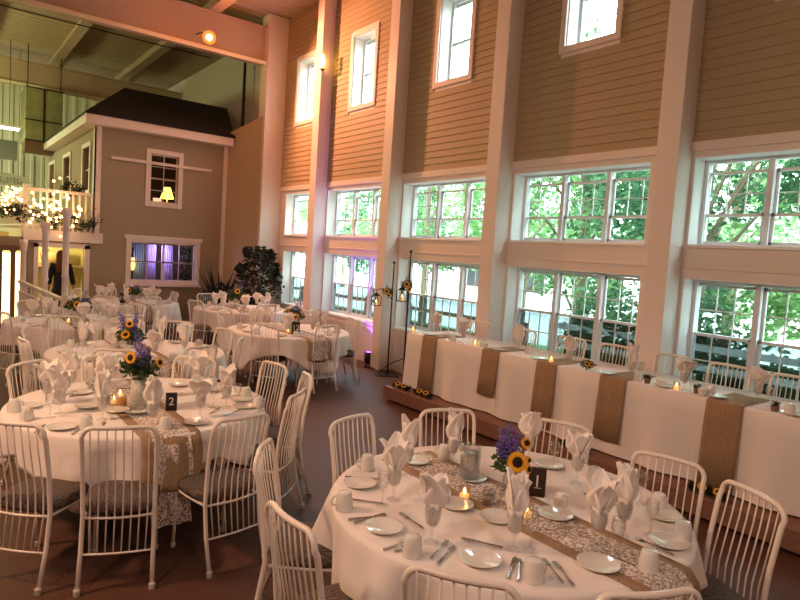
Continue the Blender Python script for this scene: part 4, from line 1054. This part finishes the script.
# uplight
ul = empty('uplight', (6.22, 8.86, 0), .4); tag(ul, 'small black stage uplight glowing purple on the floor by the window wall', 'light')
MB().lathe([(.075, .06), (.085, .10), (.09, .27), (.088, .27), (.08, .12)], 18).obj('can', M['iron'], ul, smooth=True); MB().lathe([(.08, .255), (.001, .256)], 18).obj('lens', M['purplelamp'], ul)
MB().tube([(-.11, 0, .18), (-.11, 0, .02), (-.05, -.12, .01)], .01, 6).obj('yoke', M['iron'], ul); MB().tube([(.11, 0, .18), (.11, 0, .02), (.05, .10, .01)], .01, 6).obj('yoke', M['iron'], ul)
MB().box(-.11, .11, -.02, .02, 0, .02).obj('foot', M['iron'], ul)
tag(MB().tube([(6.12, 8.78, .02), (6.20, 8.45, .015), (6.12, 8.35, .02), (6.20, 8.25, .15), (6.32, 7.9, .33), (6.40, 7.75, .37)], .009, 6).obj('power_cord', M['black'], smooth=True), 'black cord running from the purple uplight to the wall outlet', 'cord')
tag(MB().box(W-.035, W, 7.70, 7.78, .33, .43).obj('wall_outlet', M['iron']), 'dark wall outlet low on the wall beside the column', 'outlet')

# plants indoors
fc = empty('ficus_tree', (5.82, 12.72, 0)); tag(fc, 'tall dark bushy ficus in a brown pot before the corner column', 'potted plant')
MB().lathe([(.17, 0), (.23, .42), (.24, .46), (.20, .46), (.19, .40)], 20).obj('pot', M['pot'], fc, smooth=True)
MB().tube([(0, 0, .35), (.03, 0, .8), (-.02, .02, 1.3)], .025, 6).obj('trunk', M['bark'], fc)
leafcloud(MB(), [(0, 0, 1.25, .40), (.18, 0, 1.62, .26), (-.16, 0, 1.66, .26), (.30, 0, 1.1, .28), (-.30, 0, 1.25, .26), (.02, 0, 1.85, .18), (-.05, -.1, .85, .25), (.36, 0, 1.5, .16), (-.30, 0, 1.88, .12), (.25, 0, 1.82, .12), (-.30, 0, .85, .2), (.42, 0, 1.3, .14), (-.44, 0, 1.5, .12)], 1700, .3, .12).obj('foliage', M['leafdark'], fc)
pp = empty('palm_plant', (5.15, 13.25, 0)); tag(pp, 'dark spiky palm plant low against the tan wall left of the ficus', 'potted plant')
MB().lathe([(.14, 0), (.18, .3)], 16).obj('pot', M['pot'], pp)
m = MB(); rnd = random.Random(5)
for i in range(60):
    a = rnd.random()*6.28; L = .5+.45*rnd.random(); up_ = 1.1*rnd.random()+.45; rows = []
    for s_ in range(8):
        u = s_/7; x_ = L*u*math.cos(.2+up_*.5); z_ = .3+L*1.25*u*up_-.35*u*u*L; w = .03*math.sin(PI*min(1, u*.95+.05))+.002
        rows.append([(x_*math.cos(a)-w*math.sin(a), x_*math.sin(a)+w*math.cos(a), z_), (x_*math.cos(a), x_*math.sin(a), z_-.01), (x_*math.cos(a)+w*math.sin(a), x_*math.sin(a)-w*math.cos(a), z_)])
    m.grid(rows)
leafcloud(m, [(0, 0, .85, .30), (.20, 0, .75, .25), (-.2, 0, .8, .25)], 700, .3, .12)
m.obj('fronds', M['leafdark'], pp)

# ---------------------------------------------------------------- outdoors
tag(MB().box(W+.32, 9.9, -30, 60, -.5, -.30).obj('terrace', mat('gravel', (.30, .30, .28), .9)), 'pale paved terrace right outside the windows', 'terrace')
tag(MB().box(9.9, 14.0, -30, 60, -.5, -.30).obj('lawn', M['grass']), 'green lawn strip beyond the terrace', 'lawn', kind='stuff')
tag(MB().box(14.0, 60, -30, 80, -.5, -.31).obj('driveway', M['road']), 'pale driveway beyond the lawn outside the windows', 'driveway')
def rail_fence(x, y0, y1, m, lab, n=4, h=1.1):
    o = empty('rail_fence', (x, y0, -.3)); tag(o, lab, 'fence'); L = y1-y0; k_ = int(L/1.8)
    for i in range(k_+1): MB().box(-.05, .05, i*L/k_-.05, i*L/k_+.05, 0, h+.05).obj('post', m, o)
    for i in range(n): z_ = h*(i+1)/n; MB().box(-.02, .02, 0, L, z_-.09, z_).obj('rail', m, o)
rail_fence(8.4, -2, 6.6, M['fence'], 'white rail fence outside the two nearest window bays', 5, 1.35)
rail_fence(9.3, 8.0, 19, M['brownwood'], 'brown rail fence outside the far window bays', 3, 1.1)
tag(leafcloud(MB().box(8.75, 8.95, -2, 6.6, -.3, .85), [(8.85, -2+.4*i, .30+.25*(i % 3 == 0), .50) for i in range(22)]+[(9.0, 4.0+.3*i, 1.0+.25*(i % 2), .45) for i in range(9)], 9000, .4, .11).obj('hedge', M['tree2']), 'dark hedge behind the white rail fence', 'hedge')
# pale neighbouring building seen far away in bay D
hb = empty('pale_building', (22, 16, -.3)); tag(hb, 'pale building far off behind the trees, seen through the far windows', 'building')
MB().box(0, 6, -8, 10, 0, 3.2).obj('wall', mat('pale_siding', (.75, .75, .75), .8), hb)
MB().add([(-.5, -8.5, 3.1), (6.5, -8.5, 3.1), (6.5, 10.5, 3.1), (-.5, 10.5, 3.1), (3, -8.5, 5), (3, 10.5, 5)], [(0, 3, 5, 4), (1, 4, 5, 2), (0, 4, 1), (3, 2, 5), (0, 1, 2, 3)]) if False else None
rb = MB(); rb.add([(-.5, -8.5, 3.1), (6.5, -8.5, 3.1), (6.5, 10.5, 3.1), (-.5, 10.5, 3.1), (3, -8.5, 5), (3, 10.5, 5)], [(0, 4, 5, 3), (1, 2, 5, 4), (0, 1, 4), (3, 5, 2), (0, 3, 2, 1)]); rb.obj('roof', M['greypaint'], hb)
for yy in (-6, -2, 2, 6): MB().box(-.03, .02, yy, yy+1.2, 1, 2.3).obj('window', M['iron'], hb)
def tree(x, y, h, cr, m, n, lab, seed, low=1.2, size=.20):
    rnd = random.Random(seed); o = empty('leafy_tree', (x, y, -.3)); tag(o, lab, 'tree', 'trees outside the windows')
    MB().tube([(0, 0, 0), (.05, .05, h*.4), (-.05, .1, h*.75)], [.14, .11, .05], 8).obj('trunk', M['bark'], o)
    cs_ = []
    for i in range(26):
        a = rnd.random()*6.28; zz_ = low+(h-low)*rnd.random(); rr = cr*(1-.55*abs((zz_-low)/(h-low)-.45)*1.4)*rnd.random()**.5
        cs_.append((rr*math.cos(a), rr*math.sin(a), zz_, .45+.5*rnd.random()))
    mb = MB()
    for c in cs_[:14]: mb.tube([(0, 0, max(.4, c[2]*.6)), (c[0]*.5, c[1]*.5, c[2]*.85), (c[0], c[1], c[2])], [.04, .025, .008], 5)
    mb.obj('branches', M['bark'], o)
    leafcloud(MB(), cs_, n, .7, size, .8, rnd).obj('foliage', m, o)
trees = [(9.4, 1.2, 5.2, 1.9, 'tree1', 5200, 1.7, .17), (9.2, 4.6, 6.0, 1.8, 'tree2', 6000, .9, .15), (10.2, 7.4, 6.4, 2.0, 'tree1', 6000, 1.9, .16), (11.5, 3.0, 7, 2.2, 'tree3', 5000, 1.5, .2),
         (12.0, 10.5, 6.5, 2.2, 'tree3', 5000, 2.1, .18), (12.5, 15.0, 7, 2.4, 'tree1', 5000, 2.0, .18), (14.5, 6.5, 8.5, 2.8, 'tree3', 5000, 2.0, .24), (11.0, -.8, 7, 2.2, 'tree3', 4200, 1.5, .2),
         (15.5, 20, 8, 2.8, 'tree1', 5000, 1.8, .24), (19, 27, 9, 3.2, 'tree2', 5000, 1.6, .26), (14.5, 0.5, 9, 2.8, 'tree1', 4500, 2, .24), (17, 12.5, 9, 3.0, 'tree1', 5000, 2.2, .24), (22, 35, 9, 3.6, 'tree3', 4500, 1.6, .3)]
tl = ['leafy tree close outside the nearest window bay', 'dense dark-leaved tree close outside the second window bay', 'leafy tree outside the third window bay', 'bright green tree behind the dark one outside the second bay',
      'bright green tree outside the fourth window bay', 'mid green tree outside the fifth window bay', 'tall bright tree far behind the third bay tree', 'bright tree at the right edge outside the nearest bay',
      'tall green tree far outside the fifth bay', 'dark tree farthest left outside the end window', 'tall tree far behind the nearest window bay', 'tall tree far behind the fourth window bay', 'bright distant tree seen past the end window']
for (a, lab, sd) in zip(trees, tl, range(20)): tree(a[0], a[1], a[2], a[3], M[a[4]], a[5], lab, sd, a[6], a[7])

# ---------------------------------------------------------------- lights
w = bpy.data.worlds.new('world'); S.world = w; w.use_nodes = True
bg = w.node_tree.nodes['Background']; bg.inputs[0].default_value = (.74, .96, 1.0, 1); bg.inputs[1].default_value = 19
def light(kind, loc, col, power, size=.3, rot=None, spot=None, name='light'):
    l = bpy.data.lights.new(name, kind); l.color = col; l.energy = power
    if kind == 'AREA': l.shape = 'DISK'; l.size = size
    elif kind in ('POINT', 'SPOT'): l.shadow_soft_size = size
    if spot: l.spot_size = spot; l.spot_blend = .6
    o = bpy.data.objects.new(name, l); C.objects.link(o); o.location = loc
    if rot: o.rotation_euler = rot
    return o
warm = (1, .66, .42)
light('AREA', (-2.0, 1.5, 4.8), (1, .68, .55), 85, .5, rot=(0, -.45, 0), name='hall_fill_lamp')  # unseen warm fill lights, added for the ambient light of the hall
light('AREA', (-1.8, 4.6, 4.0), (1, .56, .32), 170, .5, rot=(0, -.45, 0), name='hall_fill_lamp')
light('AREA', (-2.5, 9.5, 4.8), (1, .55, .48), 85, .5, rot=(0, -.45, 0), name='hall_fill_lamp')
light('AREA', (1.0, -2.0, 4.2), (1, .70, .58), 65, .5, rot=(.5, -.2, 0), name='hall_fill_lamp')
light('POINT', (4.39, 12.30, 6.05), (1, .33, .09), 45, .08, name='orange_lamp_light')
sp_ = light('SPOT', (4.39, 12.28, 6.05), (1, .37, .19), 1150, .08, spot=2.2, name='orange_lamp_beam')
sp_.rotation_euler = Vector((6.44-4.39, 9.4-12.28, 4.0-6.05)).to_track_quat('-Z', 'Y').to_euler()
light('POINT', (4.38, 14.80, 3.05), (1, .55, .15), 5, .06, name='shade_light')
light('POINT', (1.9, 15.9, 1.7), (1, .85, .40), 70, .1, name='doorway_light')
light('POINT', (4.2, 14.56, 1.85), (.55, .45, 1), 26, .1, name='parlour_fill')  # violet fill added between glass and curtains to brighten the window
light('POINT', (-1.5, 18.0, 5.0), (.95, 1, .40), 420, .4, name='back_hall_fill')  # unseen fill, added to light the back ceiling and walls
light('POINT', (-.5, 23.2, 3.6), (.95, 1, .60), 420, .3, name='far_wall_fill')  # unseen fill, added to brighten the corrugated wall
light('POINT', (2.0, 14.0, 2.5), (1, .55, .25), 14, .25, name='fairy_glow')
light('SPOT', (6.22, 8.86, .33), (.45, .10, 1), 160, .05, rot=(PI, .10, 0), spot=2.0, name='uplight_beam')

S.view_settings.view_transform = 'Standard'; S.view_settings.look = 'None'; S.view_settings.exposure = -.22; S.view_settings.gamma = 1
S.view_settings.use_curve_mapping = False
S.cycles.use_denoising = True
S.cycles.max_bounces = 8; S.cycles.transparent_max_bounces = 16; S.cycles.caustics_reflective = False; S.cycles.caustics_refractive = False
S.cycles.sample_clamp_indirect = 6
